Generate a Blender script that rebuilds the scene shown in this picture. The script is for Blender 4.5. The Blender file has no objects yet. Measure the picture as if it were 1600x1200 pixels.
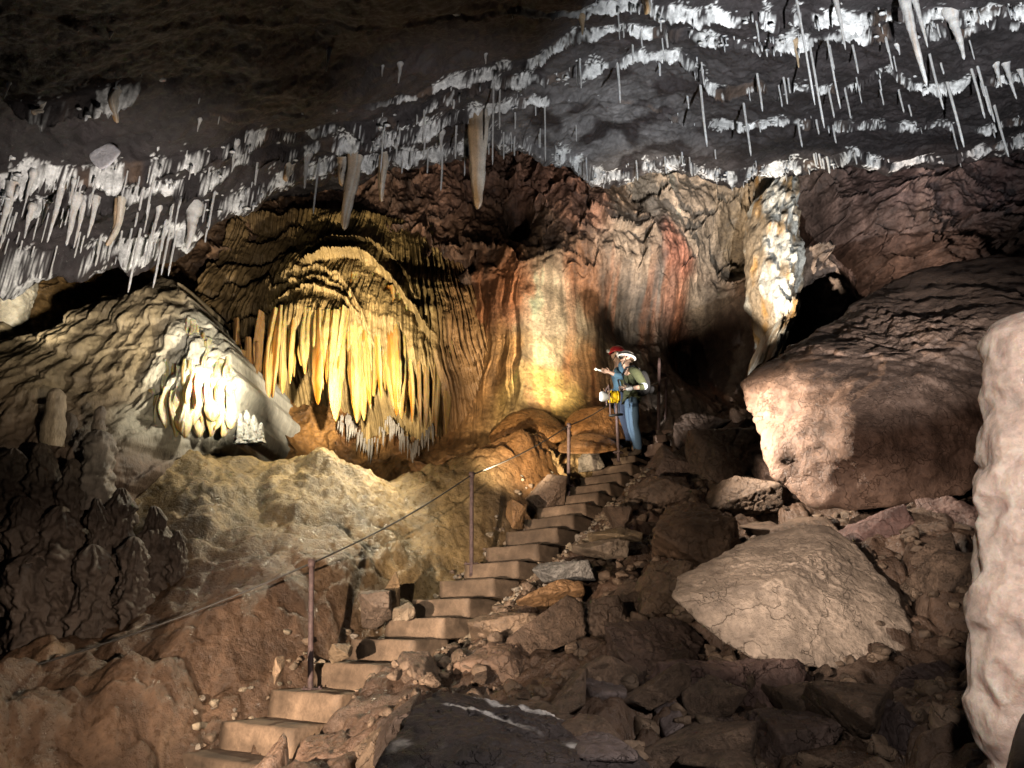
import bpy, bmesh, math, random
import numpy as np
from mathutils import Vector, Matrix
R = math.radians
C = bpy.context.scene.collection
scene = bpy.context.scene
rng = np.random.default_rng(7)
random.seed(7)

# ------------------------------------------------------------------ camera
F, PITCH = 1100.0, R(19.5)
CP, SP = math.cos(PITCH), math.sin(PITCH)
cam = bpy.data.cameras.new('camera'); camo = bpy.data.objects.new('camera', cam); C.objects.link(camo)
camo.location = (0, 0, 0); camo.rotation_euler = (math.pi/2 + PITCH, 0, 0)
cam.sensor_width = 36; cam.lens = F/1600*36; cam.clip_start = .05; cam.clip_end = 200
scene.camera = camo

def ray(px, py):
    c = (600-py)/F; dn = CP - SP*c
    return (px-800)/F/dn, (SP + CP*c)/dn
def P(px, py, d):            # the point seen at a photo position, d metres ahead
    X, Z = ray(px, py); return np.array((X*d, d, Z*d))
def pxm(d, py=600):          # metres per photo pixel at distance d
    c = (600-py)/F; return d/(CP - SP*c)/F

# ------------------------------------------------------------------ noise
def _h(ix, iy, iz, s):
    h = (ix.astype(np.int64)*374761393 + iy.astype(np.int64)*668265263 + iz.astype(np.int64)*2147483647 + s*1274126177) & 0xffffffff
    h = ((h ^ (h >> 13))*1274126177) & 0xffffffff
    h = ((h ^ (h >> 16))*2246822519) & 0xffffffff
    return h ^ (h >> 15)
def perlin(x, y, z, s=0):
    x, y, z = np.broadcast_arrays(np.asarray(x, float), y, z)
    ix, iy, iz = np.floor(x), np.floor(y), np.floor(z)
    fx, fy, fz = x-ix, y-iy, z-iz
    u, v, w = [t*t*t*(t*(t*6-15)+10) for t in (fx, fy, fz)]
    out = 0
    for a in (0, 1):
        wx = u if a else 1-u
        for b in (0, 1):
            wy = v if b else 1-v
            for c in (0, 1):
                wz = w if c else 1-w
                h = _h(ix+a, iy+b, iz+c, s)
                gx = ((h & 255)/127.5-1); gy = (((h >> 8) & 255)/127.5-1); gz = (((h >> 16) & 255)/127.5-1)
                out = out + wx*wy*wz*(gx*(fx-a)+gy*(fy-b)+gz*(fz-c))
    return out*1.25
def fbm(x, y, z, o=4, s=0, g=.5, l=2.03):
    t, a = 0, 1.
    for k in range(o):
        t = t + a*perlin(x, y, z, s+k*17); a *= g; x = x*l+3.1; y = y*l+1.7; z = z*l+5.3
    return t
def ridged(x, y, z, o=4, s=0, g=.5, l=2.1):
    t, a = 0, 1.
    for k in range(o):
        t = t + a*(1-2.2*np.abs(perlin(x, y, z, s+k*17))); a *= g; x = x*l+3.1; y = y*l+1.7; z = z*l+5.3
    return t*.5
def cells(x, y, s=0):        # 2-D cellular: nearest, second distance, id
    x, y = np.broadcast_arrays(np.asarray(x, float), y)
    ix, iy = np.floor(x), np.floor(y)
    f1 = np.full(x.shape, 9.); f2 = np.full(x.shape, 9.); idn = np.zeros(x.shape, np.int64); dx1 = np.zeros(x.shape); dy1 = np.zeros(x.shape)
    z0 = np.zeros(x.shape)
    for a in (-1, 0, 1):
        for b in (-1, 0, 1):
            h = _h(ix+a, iy+b, z0, s)
            cx = ix+a+(h & 1023)/1023.; cy = iy+b+((h >> 10) & 1023)/1023.
            dx, dy = x-cx, y-cy; d = np.sqrt(dx*dx+dy*dy)
            m = d < f1
            f2 = np.where(m, f1, np.minimum(f2, d)); idn = np.where(m, h, idn)
            dx1 = np.where(m, dx, dx1); dy1 = np.where(m, dy, dy1); f1 = np.where(m, d, f1)
    return f1, f2, idn, dx1, dy1
def sst(a, b, x):
    t = np.clip((x-a)/(b-a), 0, 1); return t*t*(3-2*t)
def rbf(pts, vals, c=.6, lam=1e-3):
    pts = np.array(pts, float); vals = np.array(vals, float)
    K = np.sqrt(((pts[:, None]-pts[None])**2).sum(-1)+c*c)
    n = len(pts); A = np.zeros((n+3, n+3)); A[:n, :n] = K - lam*np.eye(n); A[:n, n] = 1; A[:n, n+1:] = pts; A[n:, :n] = A[:n, n:].T
    w = np.linalg.solve(A, np.concatenate([vals, np.zeros(3)]))
    def f(a, b):
        out = w[n] + w[n+1]*a + w[n+2]*b
        for k in range(n): out = out + w[k]*np.sqrt((a-pts[k, 0])**2+(b-pts[k, 1])**2+c*c)
        return out
    return f
def colfield(pts, cols, a, b, p=4.):
    tot = 0; acc = 0
    for (u, v), c in zip(pts, cols):
        w = 1/((a-u)**2+(b-v)**2+.02)**(p/2); tot = tot+w; acc = acc + w[..., None]*np.array(c, float)
    return acc/tot[..., None]

# ------------------------------------------------------------------ object helpers
def tag(o, label=None, cat=None, group=None, kind=None):
    if label: o['label'] = label
    if cat: o['category'] = cat
    if group: o['group'] = group
    if kind: o['kind'] = kind
    return o
def empty(name, loc=(0, 0, 0), rz=0):
    o = bpy.data.objects.new(name, None); C.objects.link(o); o.location = loc; o.rotation_euler = (0, 0, rz); o.empty_display_size = .1; return o
def link(name, me, mat, parent=None, loc=None, smooth=True):
    o = bpy.data.objects.new(name, me); C.objects.link(o)
    if mat is not None: me.materials.append(mat)
    if smooth: me.polygons.foreach_set('use_smooth', np.ones(len(me.polygons), bool))
    if parent: o.parent = parent
    if loc is not None: o.location = loc
    return o
def mesh_np(name, V, Q, col=None):
    V = np.asarray(V, np.float32).reshape(-1, 3); Q = np.asarray(Q, np.int32); k = Q.shape[1]
    me = bpy.data.meshes.new(name)
    me.vertices.add(len(V)); me.vertices.foreach_set('co', V.ravel())
    me.loops.add(Q.size); me.loops.foreach_set('vertex_index', Q.ravel())
    me.polygons.add(len(Q)); me.polygons.foreach_set('loop_start', np.arange(0, Q.size, k, dtype=np.int32))
    me.update(calc_edges=True)
    if col is not None: set_col(me, col)
    return me
def set_col(me, col):
    col = np.asarray(col, np.float32).reshape(-1, 3)
    a = me.color_attributes.new('Col', 'FLOAT_COLOR', 'POINT')
    a.data.foreach_set('color', np.concatenate([col, np.ones((len(col), 1), np.float32)], 1).ravel())
def quads(n, m, flip=False, wrap=False):
    i = np.arange(n-1)[:, None]; j = np.arange(m if wrap else m-1)[None]; j2 = (j+1) % m
    q = np.stack([i*m+j, i*m+j2, (i+1)*m+j2, (i+1)*m+j], -1).reshape(-1, 4)
    return q[:, ::-1] if flip else q
def grid(name, X, Y, Z, col, mat, parent=None, flip=False, keep=None):
    n, m = X.shape; q = quads(n, m, flip)
    if keep is not None:
        kk = keep.ravel(); q = q[kk[q].all(1)]
    V = np.stack([X, Y, Z], -1)
    return link(name, mesh_np(name, V, q, col), mat, parent)
class Bag:                   # collects pieces of ONE object
    def __init__(s): s.v = []; s.q = []; s.c = []; s.n = 0
    def add(s, V, Q, col=None):
        V = np.asarray(V, float).reshape(-1, 3); Q = np.asarray(Q)
        if Q.shape[1] == 3: Q = np.concatenate([Q, Q[:, 2:]], 1)
        s.v.append(V); s.q.append(Q+s.n); s.n += len(V)
        s.c.append(np.broadcast_to(np.array((.5, .5, .5) if col is None else col, float), V.shape))
    def build(s, name, mat, parent=None, smooth=True):
        V = np.concatenate(s.v); Q = np.concatenate(s.q); c = np.concatenate(s.c)
        me = bpy.data.meshes.new(name)
        me.from_pydata(V.tolist(), [], [tuple(dict.fromkeys(f)) for f in Q.tolist()]); set_col(me, c)
        return link(name, me, mat, parent, smooth=smooth)
def tube(pts, rad, n=10, cap=True):
    pts = np.asarray(pts, float); rad = np.broadcast_to(np.asarray(rad, float), len(pts))
    T = np.gradient(pts, axis=0); T /= np.linalg.norm(T, axis=1)[:, None]+1e-9
    ref = np.array((0, 0, 1.)) if abs(T[:, 2]).mean() < .8 else np.array((1., 0, 0))
    U = np.cross(T, ref); U /= np.linalg.norm(U, axis=1)[:, None]+1e-9; W = np.cross(T, U)
    a = np.linspace(0, 2*np.pi, n, endpoint=False)
    V = pts[:, None]+rad[:, None, None]*(np.cos(a)[None, :, None]*U[:, None]+np.sin(a)[None, :, None]*W[:, None])
    q = quads(len(pts), n, wrap=True); V = V.reshape(-1, 3)
    if cap:
        V = np.concatenate([V, pts[:1], pts[-1:]]); N = len(pts)*n
        j = np.arange(n); j2 = (j+1) % n
        q = np.concatenate([q, np.stack([j2, j, j*0+N, j*0+N], -1), np.stack([(len(pts)-1)*n+j, (len(pts)-1)*n+j2, j*0+N+1, j*0+N+1], -1)])
    return V, q
def box(c, ax, ay, az):      # centre and three half-axis vectors
    c, ax, ay, az = [np.asarray(t, float) for t in (c, ax, ay, az)]
    V = np.array([c+i*ax+j*ay+k*az for i in (-1, 1) for j in (-1, 1) for k in (-1, 1)])
    return V, np.array([(0, 1, 3, 2), (4, 6, 7, 5), (0, 4, 5, 1), (2, 3, 7, 6), (0, 2, 6, 4), (1, 5, 7, 3)])
_ico = {}
def ico(k):
    if k not in _ico:
        bm = bmesh.new(); bmesh.ops.create_icosphere(bm, subdivisions=k, radius=1)
        bm.verts.ensure_lookup_table()
        _ico[k] = (np.array([v.co[:] for v in bm.verts]), np.array([[v.index for v in f.verts] for f in bm.faces])); bm.free()
    return _ico[k]
def hullrock(pts, sub=5, seed=0, rough=.04, soft=18., fine=1.0, strata=0):
    """angular boulder: rounded convex hull of points, roughened. -> verts, tris, lump value"""
    pts = np.asarray(pts, float); c0 = pts.mean(0)
    bm = bmesh.new()
    for p in pts: bm.verts.new(p-c0)
    r = bmesh.ops.convex_hull(bm, input=bm.verts); bm.normal_update()
    N = []; Dd = []
    for f in bm.faces:
        n = np.array(f.normal[:]); d = n@np.array(f.verts[0].co[:])
        if d < 0: n, d = -n, -d
        if f.calc_area() > 1e-8: N.append(n); Dd.append(max(d, 1e-3))
    bm.free(); N = np.array(N); Dd = np.array(Dd)
    dirs, T = ico(sub)
    inv = np.clip(dirs@N.T, 0, None)/Dd[None]           # 1/r per plane
    mx = inv.max(1, keepdims=True)
    k = soft
    r = 1/(mx[:, 0]*(np.mean(((inv/mx)**k), 1)*len(Dd))**(1/k))
    V = dirs*r[:, None]; size = np.median(r)
    q = V/size
    n1 = fbm(q[:, 0]*1.1+seed*3.7, q[:, 1]*1.1, q[:, 2]*1.1, 3, seed)
    n2 = ridged(q[:, 0]*2.6*fine+seed, q[:, 1]*2.6*fine, q[:, 2]*2.6*fine, 5, seed+5)
    n3 = fbm(q[:, 0]*9*fine, q[:, 1]*9*fine, q[:, 2]*9*fine, 3, seed+9)
    disp = rough*size*(1.1*n1+1.1*(n2-.5)+.45*n3)
    if strata:
        f, f2, idn, _, _ = cells(q[:, 0]*1.8+q[:, 1]*.6, q[:, 2]*2.4+q[:, 1]*.5, seed)
        disp += strata*size*(((idn & 255)/255.)-.5) - strata*.8*size*np.exp(-((f2-f)/.06)**2)
    return c0+V+dirs*disp[:, None], T, n2

# ------------------------------------------------------------------ materials
def nt(name):
    m = bpy.data.materials.new(name); m.use_nodes = True; t = m.node_tree; t.nodes.clear()
    o = t.nodes.new('ShaderNodeOutputMaterial'); b = t.nodes.new('ShaderNodeBsdfPrincipled'); t.links.new(b.outputs[0], o.inputs[0])
    return m, t, b
def nd(t, typ, **kw):
    n = t.nodes.new(typ)
    for k, v in kw.items():
        if hasattr(n, k): setattr(n, k, v)
    return n
def noise_node(t, vec, scale, detail=6, rough=.6, dist=0.):
    n = t.nodes.new('ShaderNodeTexNoise'); n.inputs['Scale'].default_value = scale; n.inputs['Detail'].default_value = detail
    n.inputs['Roughness'].default_value = rough; n.inputs['Distortion'].default_value = dist; t.links.new(vec, n.inputs['Vector']); return n.outputs[0]
def mathn(t, op, a, b=None, clamp=False):
    n = t.nodes.new('ShaderNodeMath'); n.operation = op; n.use_clamp = clamp
    for i, v in enumerate((a, b)):
        if v is None: continue
        if isinstance(v, (int, float)): n.inputs[i].default_value = v
        else: t.links.new(v, n.inputs[i])
    return n.outputs[0]
def maprange(t, v, a, b, c, d):
    n = t.nodes.new('ShaderNodeMapRange'); t.links.new(v, n.inputs[0])
    for i, x in enumerate((a, b, c, d)): n.inputs[i+1].default_value = x
    return n.outputs[0]
def mixcol(t, fac, a, b, typ='MIX'):
    n = t.nodes.new('ShaderNodeMix'); n.data_type = 'RGBA'; n.blend_type = typ
    for i, v in ((0, fac), (6, a), (7, b)):
        if isinstance(v, (int, float)): n.inputs[i].default_value = v
        elif isinstance(v, tuple): n.inputs[i].default_value = (*v, 1)
        else: t.links.new(v, n.inputs[i])
    return n.outputs[2]
def rockmat(name, color=None, bump=.6, scale=1., rlo=.35, rhi=.9, var=.45, sss=0, sscol=None, spec=.5, stretch=None, cracks=0., speck=0.):
    m, t, b = nt(name)
    tc = t.nodes.new('ShaderNodeTexCoord'); vec = tc.outputs['Object']
    if stretch:
        mp = t.nodes.new('ShaderNodeMapping'); mp.inputs['Scale'].default_value = stretch; t.links.new(vec, mp.inputs[0]); vec = mp.outputs[0]
    if color is None:
        a = t.nodes.new('ShaderNodeVertexColor'); a.layer_name = 'Col'; base = a.outputs[0]
    else:
        r = t.nodes.new('ShaderNodeRGB'); r.outputs[0].default_value = (*color, 1); base = r.outputs[0]
    n1 = noise_node(t, vec, 3.1*scale, 8, .65, .4); n2 = noise_node(t, vec, 17*scale, 8, .7); n3 = noise_node(t, vec, 70*scale, 4, .6)
    f1 = maprange(t, n1, .3, .7, 1-var, 1+var); f2 = maprange(t, n2, .3, .7, 1-var*.8, 1+var*.8)
    fac = mathn(t, 'MULTIPLY', f1, f2)
    cb = t.nodes.new('ShaderNodeCombineColor')
    for i in range(3): t.links.new(fac, cb.inputs[i])
    base = mixcol(t, 1., base, cb.outputs[0], 'MULTIPLY')
    if speck:
        base = mixcol(t, maprange(t, n3, .68, .74, 0, speck), base, (.75, .68, .6))
    t.links.new(base, b.inputs['Base Color'])
    h = mathn(t, 'ADD', mathn(t, 'MULTIPLY', n1, .8), mathn(t, 'ADD', mathn(t, 'MULTIPLY', n2, .42), mathn(t, 'MULTIPLY', n3, .05)))
    if cracks:
        vo = t.nodes.new('ShaderNodeTexVoronoi'); vo.feature = 'DISTANCE_TO_EDGE'; vo.inputs['Scale'].default_value = 3.2*scale
        w = t.nodes.new('ShaderNodeMix'); w.data_type = 'VECTOR'
        nz = t.nodes.new('ShaderNodeTexNoise'); nz.inputs['Scale'].default_value = 4*scale; nz.inputs['Detail'].default_value = 5; t.links.new(vec, nz.inputs['Vector'])
        w.inputs[0].default_value = .35; t.links.new(vec, w.inputs[4]); t.links.new(nz.outputs[1], w.inputs[5]); t.links.new(w.outputs[1], vo.inputs['Vector'])
        h = mathn(t, 'ADD', h, maprange(t, vo.outputs[0], 0, .02, -cracks, 0))
    bp = t.nodes.new('ShaderNodeBump'); bp.inputs['Strength'].default_value = bump; bp.inputs['Distance'].default_value = .06/scale; t.links.new(h, bp.inputs['Height'])
    t.links.new(bp.outputs[0], b.inputs['Normal'])
    t.links.new(maprange(t, n2, .35, .65, rlo, rhi), b.inputs['Roughness'])
    b.inputs['Specular IOR Level'].default_value = spec
    if sss:
        b.inputs['Subsurface Weight'].default_value = sss; b.inputs['Subsurface Radius'].default_value = sscol or (1, .5, .2); b.inputs['Subsurface Scale'].default_value = .06
    return m
def plain(name, col, rough=.6, metal=0, bump=0, scale=30, emit=0):
    m, t, b = nt(name)
    tc = t.nodes.new('ShaderNodeTexCoord')
    n = noise_node(t, tc.outputs['Object'], scale, 4, .6)
    base = mixcol(t, maprange(t, n, .3, .7, 0, .45), tuple(col), tuple(c*.5 for c in col)); t.links.new(base, b.inputs['Base Color'])
    b.inputs['Roughness'].default_value = rough; b.inputs['Metallic'].default_value = metal
    if bump:
        bp = t.nodes.new('ShaderNodeBump'); bp.inputs['Strength'].default_value = bump; bp.inputs['Distance'].default_value = .01; t.links.new(n, bp.inputs['Height']); t.links.new(bp.outputs[0], b.inputs['Normal'])
    if emit:
        b.inputs['Emission Color'].default_value = (1, .93, .8, 1); b.inputs['Emission Strength'].default_value = emit
    return m

M_floor = rockmat('cave floor clay', bump=1.0, rlo=.16, rhi=.6, var=.5, scale=1.1)
M_wall = rockmat('cave wall rock', bump=1.0, rlo=.3, rhi=.85, var=.6, scale=1.1)
M_ceil = rockmat('cave ceiling rock', bump=.9, rlo=.45, rhi=.95, var=.5, scale=1.2, speck=.5)
M_flow = rockmat('ribbed flowstone', bump=1.0, rlo=.3, rhi=.8, var=.3, scale=1.3, stretch=(1, 1, .3))
M_drape = rockmat('translucent drapery calcite', bump=.6, rlo=.25, rhi=.6, var=.25, scale=1.5, stretch=(1, 1, .25), sss=.5, sscol=(1, .42, .08))
M_rock = rockmat('broken limestone', bump=1.0, rlo=.28, rhi=.8, var=.45, scale=1.5, cracks=.25)
M_calc = rockmat('white calcite', bump=.5, rlo=.2, rhi=.6, var=.2, scale=3, sss=.25, sscol=(1, .8, .6))
M_wetcalc = rockmat('wet pink calcite', color=(.83, .63, .52), bump=.55, rlo=.05, rhi=.26, var=.3, scale=2.2, sss=.5, sscol=(1, .5, .3))
M_step = rockmat('cast concrete', bump=.5, rlo=.6, rhi=.95, var=.3, scale=3)
M_rust = rockmat('rusty iron', color=(.13, .085, .08), bump=.4, rlo=.5, rhi=.9, var=.5, scale=8)
M_wire = plain('steel cable', (.12, .11, .1), .5, .6, .4, 200)

exec_sections = []
# ------------------------------------------------------------------ stairs: front top edges as seen
STEPS = [(264,441,1189),(347,448,1133),(424,524,1082),(493,587,1037),(549,641,999),(602,689,966),(644,729,936),(687,769,906),(725,807,879),
         (758,838,853),(789,869,828),(818,894,808),(838,913,790),(863,933,773),(883,952,758),(903,969,743),(923,986,728),(938,992,715)]
sd = np.array((.585, .811, 0)); se = np.array((.811, -.585, 0))     # up the stairs, across the stairs
SM = []
for i, (a, b, y) in enumerate(STEPS):
    SM.append(P((a+b)/2, y, 5.08+.29*i))
SM += [P(1010, 695, 10.35), P(1018, 681, 10.7), P(1040, 671, 10.95), P(1056, 661, 11.25)]
SM = np.array(SM)

# ------------------------------------------------------------------ cave floor
FP = [(-300,1200,4.2),(0,1200,4.3),(200,1200,4.5),(0,1060,6.0),(0,1125,5.2),(130,1100,5.4),(300,1000,5.9),(230,1090,5.3),(330,1110,5.15),(0,985,6.5),(0,900,6.9),(200,890,6.8),(-300,900,7.0),(-300,1050,6.2),
      (225,825,7.05),(255,745,7.5),(200,745,7.3),(400,900,6.5),(480,850,7.0),(500,820,7.25),(330,830,6.9),(400,760,7.5),(300,760,7.2),(300,700,7.9),(450,702,8.05),(520,688,8.3),(560,712,8.4),(640,738,8.7),(740,722,9.0),(800,705,9.3),(840,695,9.5),
      (600,900,6.9),(650,800,8.0),(620,860,7.35),(750,780,8.4),(800,745,8.9),(860,715,9.4),(900,690,9.9),
      (900,1100,4.25),(800,1200,3.3),(600,1200,4.0),(700,1050,5.0),(1000,1000,5.3),(820,960,6.3),(930,900,6.8),(1000,850,7.4),(1080,770,8.4),(1100,715,9.6),(1200,800,7.9),(1150,690,10.2),
      (1300,1100,4.0),(1500,1000,4.5),(1500,850,5.6),(1400,800,7.0),(1600,800,6.2),(1700,1200,2.6),(1200,1200,3.2),(1900,900,5.2),(1020,690,10.6),(1070,655,11.4),(1120,640,11.8)]
fp = [P(*p) for p in FP]
fp += [np.array(p, float) for p in [(0,.4,-1.15),(-3,1,-1.2),(3,.5,-1.0),(-7,3,-.6),(-8,7,.9),(8,4,1.0),(9,9,3.2),(-6,2.5,-.9),(0,2,-1.0),
      (-2.1,9.3,1.35),(-3.2,9.4,1.5),(-1.2,10.0,1.75),(-.6,10.4,2.1),(-4.0,9.4,2.0),(0,12.5,3.0),(2,13,3.2),(5,12,3.8),(-4,12,2.3)]]
fbase = rbf([p[:2] for p in fp], [p[2] for p in fp], .5, .01)
def stair_sd(x, y):          # distance to the stair line, height of the line there, signed side (+ right)
    best = np.full(np.shape(x), 1e9); zz = np.zeros(np.shape(x)); sg = np.zeros(np.shape(x))
    pts = np.concatenate([[SM[0]-(SM[4]-SM[0])*.6], SM])
    for a, b in zip(pts[:-1], pts[1:]):
        d = b-a; L = d[0]**2+d[1]**2
        t = np.clip(((x-a[0])*d[0]+(y-a[1])*d[1])/L, 0, 1)
        dx, dy = x-a[0]-t*d[0], y-a[1]-t*d[1]; q = np.sqrt(dx*dx+dy*dy); m = q < best
        best = np.where(m, q, best); zz = np.where(m, a[2]+t*d[2], zz); sg = np.where(m, np.sign(dx*d[1]-dy*d[0]), sg)
    return best, zz, sg
def floorz(x, y, detail=True):
    x, y = np.broadcast_arrays(np.asarray(x, float), np.asarray(y, float))
    z = fbase(x, y)
    q, zs, sg = stair_sd(x, y)
    right = sst(.1, .7, q*sg)
    left = 1-right
    edge = zs-.23-.09*(sg > 0)
    w = 1-sst(.36, .95, q)
    z = z*(1-w)+edge*w
    if detail:
        clear = sst(.30, .55, q)
        wq = .5*fbm(x*.9, y*.9, 0, 3, 2)
        rip = np.sin((z+.14*fbm(x*1.3, y*1.3, 0, 4, 13))*46)*.012*sst(-.2, .3, fbm(x*.8, y*.8, 9, 2, 14))
        ter = z*3.1+.9*fbm(x*.8, y*.9, 0, 4, 15); ter = ter-np.floor(ter)
        flow = .16*np.abs(fbm(x*1.5+.5*wq, y*1.2+.8*wq, 0, 2, 16))+.12*fbm(x*.55, y*.8, 0, 3, 3) + .13*ridged(x*.9+.4*y+wq, y*1.9-.6*x+wq, 0, 4, 8) + .095*ridged(x*2.3+wq, y*2.6+.5*wq, 0, 5, 9)*sst(-.4, .3, fbm(x*.7, y*.7, 3, 3, 12)) + .035*(sst(0, .8, ter)-sst(.82, 1, ter)) + rip + .02*fbm(x*11, y*11, 0, 4, 5)
        f1, f2, idn, _, _ = cells(x*2.6+.5*perlin(x*2, y*2, 0, 2), y*3.4+.5*perlin(x*2, y*2, 4, 2), 11)
        pil = np.clip(1-f1*f1*1.5, 0, 1)*.17*(1-sst(4.6, 6.0, y+.25*x))          # rounded pillows low down on the left
        e1, e2, _, _, _ = cells(x*6.1+.4*perlin(x*4, y*4, 0, 2), y*7.3, 17)
        pil = pil + np.clip(1-f1*f1*1.4, 0, 1)*.035 + np.clip(1-e1*e1*1.5, 0, 1)*.055*sst(-.35, .25, fbm(x*.9, y*.9, 5, 3, 18))
        g1, g2, gid, gx, gy = cells(x*1.7+.35*perlin(x*3, y*3, 1, 21), y*1.9+.35*perlin(x*3, y*3, 7, 21), 31)
        tx = ((gid & 255)/255.-.5); ty = (((gid >> 8) & 255)/255.-.5); tz = (((gid >> 16) & 255)/255.-.5)
        blk = .14*tz + .38*(tx*gx+ty*gy) - .10*np.exp(-((g2-g1)/.10)**2)
        h1, h2, hid, hx, hy = cells(x*5.1+.3*perlin(x*6, y*6, 1, 22), y*5.5, 33)
        blk = blk + .06*(((hid & 255)/255.)-.5) + .10*((((hid >> 8) & 255)/255.-.5)*hx) - .015*np.exp(-((h2-h1)/.12)**2) + .045*fbm(x*7, y*7, 0, 5, 6)
        z = z + (flow-.13+pil-.34*np.exp(-((x+2.1)/1.6)**2-((y-8.0)/1.0)**2))*left*np.where(sg < 0, clear, 1) + blk*right*clear
        # ribbed skirts of small rimstone
    return z
nx, ny = 1000, 800
xs = np.linspace(-9.5, 10, nx); ys = .3 + (13.6-.3)*np.linspace(0, 1, ny)**1.15
FX, FY = np.meshgrid(xs, ys)
FZ = floorz(FX, FY)
q, zs, sg = stair_sd(FX, FY)
right = sst(.1, .7, q*sg)[..., None]
mot = fbm(FX*.9, FY*.9, 0, 4, 41)[..., None]; mot2 = fbm(FX*3.3, FY*3.3, 0, 4, 43)[..., None]
cl = np.array((.135, .080, .048))*(1+.5*mot) ; cl = cl + sst(.15, .6, mot2)*np.array((.05, .035, .02))
ridge = (sst(6.6, 8.0, FY-.1*FX)*(1-sst(-1.0, .6, FX)))[..., None]
cl = cl*(1-ridge)+ridge*np.array((.30, .205, .09))*(1+.5*mot+.4*mot2)
mound = (sst(8.6, 9.4, FY)*sst(-1.6, 0, FX))[..., None]*(1-right)
cl = cl*(1-mound)+mound*np.array((.26, .125, .045))*(1+.3*mot)
cr = np.array((.115, .07, .046))*(1+.5*mot)+sst(.1, .5, mot2)*np.array((.06, .045, .035))
fc = np.clip(cl*(1-right)+cr*right, .02, .6)
o = grid('cave_floor', FX, FY, FZ, fc, M_floor); o['kind'] = 'structure'

# ------------------------------------------------------------------ cave ceiling: a gentle roof broken by down-stepping ledges
CPT = [(-300,385,5.8),(0,385,6.4),(270,375,7.2),(500,262,7.7),(650,235,8.0),(745,210,8.3),(850,225,9.0),(950,275,10.3),(1100,275,10.4),(1250,255,10.2),(1400,255,10),(1600,228,9.6),(1900,210,9),
       (0,0,3.2),(400,0,4.2),(800,0,5.0),(1200,0,5.6),(1600,0,5.6),(400,150,5.6),(100,200,5.0),(750,150,7.2),(850,130,7.6),(1000,150,8.2),(1200,130,7.4),(1500,120,7.2),(-400,100,4)]
cp_ = [P(*p) for p in CPT]
cp_ += [np.array(p, float) for p in [(0,.5,3.6),(-5,.5,3.2),(6,.5,5.0),(-8,4,3.2),(9,5,6.2)]]
cbase0 = rbf([p[:2] for p in cp_], [p[2] for p in cp_], 1.0, .02)
cbase = lambda x, y: np.clip(cbase0(x, y), 2.6, 9.5)
def hitceil(px, py, fn):
    px = np.atleast_1d(np.asarray(px, float)); py = np.atleast_1d(np.asarray(py, float))
    X, Z = ray(px, py); ds = np.linspace(2.0, 13, 1101)
    g = Z[:, None]*ds - fn(X[:, None]*ds, np.broadcast_to(ds, (len(X), len(ds))))
    k = np.argmax(g > 0, 1); k = np.where((g > 0).any(1), k, len(ds)-1)
    return ds[k]
LIPS = [  # (px, py, drop) far to near
 [(-300,395,.5),(0,388,.5),(130,398,.4),(270,378,.4),(330,335,.35),(420,295,.3),(500,264,.3),(560,243,.3),(650,238,.3),(745,218,.3),(800,218,.3),(870,245,.35),(950,277,.4),(1000,265,.3),(1060,248,.3),(1110,278,.35),(1180,265,.3),(1260,258,.3),(1340,236,.25),(1400,262,.25),(1450,259,.25),(1520,238,.25),(1600,228,.25),(1900,215,.25)],
 [(-300,335,.4),(0,338,.4),(100,325,.4),(200,305,.4),(300,292,.35),(380,268,.3),(470,250,.3),(560,217,.3),(660,203,.3),(740,184,.3),(830,152,.22),(900,150,.06),(1000,165,.05),(1090,208,.12),(1160,205,.2),(1230,192,.25),(1300,197,.25),(1400,203,.25),(1500,198,.2),(1600,192,.2),(1900,185,.2)],
 [(-300,262,.3),(0,274,.4),(60,264,.4),(110,287,.4),(200,272,.35),(290,242,.3),(400,227,.3),(470,238,.25),(540,200,.3),(620,190,.3),(700,163,.3),(740,146,.3),(800,135,.25),(900,112,.3),(980,102,.3),(1060,97,.3),(1120,145,.3),(1180,137,.25),(1260,142,.25),(1320,152,.2),(1380,118,.25),(1440,137,.2),(1500,122,.25),(1600,132,.2),(1900,130,.2)],
 [(-300,150,.05),(0,165,.06),(50,165,.25),(150,160,.35),(205,140,.3),(235,140,.05),(350,178,.05),(430,185,.05),(550,172,.06),(640,160,.12),(720,138,.3),(800,108,.3),(850,88,.3),(920,55,.3),(980,48,.25),(1060,62,.25),(1150,77,.3),(1240,67,.3),(1290,60,.3),(1400,54,.3),(1500,48,.25),(1600,38,.2),(1900,35,.2)],
 [(-300,20,.05),(0,40,.05),(300,60,.06),(600,60,.06),(800,30,.08),(900,22,.15),(1000,14,.25),(1100,22,.3),(1200,18,.3),(1300,22,.3),(1400,27,.25),(1600,5,.25),(1900,0,.2)]]
LX = np.linspace(-11, 12, 1400); LY = []; LA = []
for L in LIPS:
    L = np.array(L, float); X, Z = ray(L[:, 0], L[:, 1]); d = hitceil(L[:, 0], L[:, 1], cbase)
    x = X*d; o_ = np.argsort(x)
    LY.append(np.interp(LX, x[o_], d[o_])); LA.append(.62*np.interp(LX, x[o_], L[o_, 2]))
LY = np.array(LY); LA = np.array(LA)
for k in range(len(LY)-2, -1, -1):          # keep them in order, far lips stay behind near ones
    LY[k] = np.maximum(LY[k], LY[k+1]+.16)
wob = np.array([.10*fbm(LX*1.9, k*7.7, 0, 4, 50+k)+.05*fbm(LX*7, k*3.3, 1, 3, 60+k) for k in range(len(LY))])
LY = LY+wob
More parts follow.
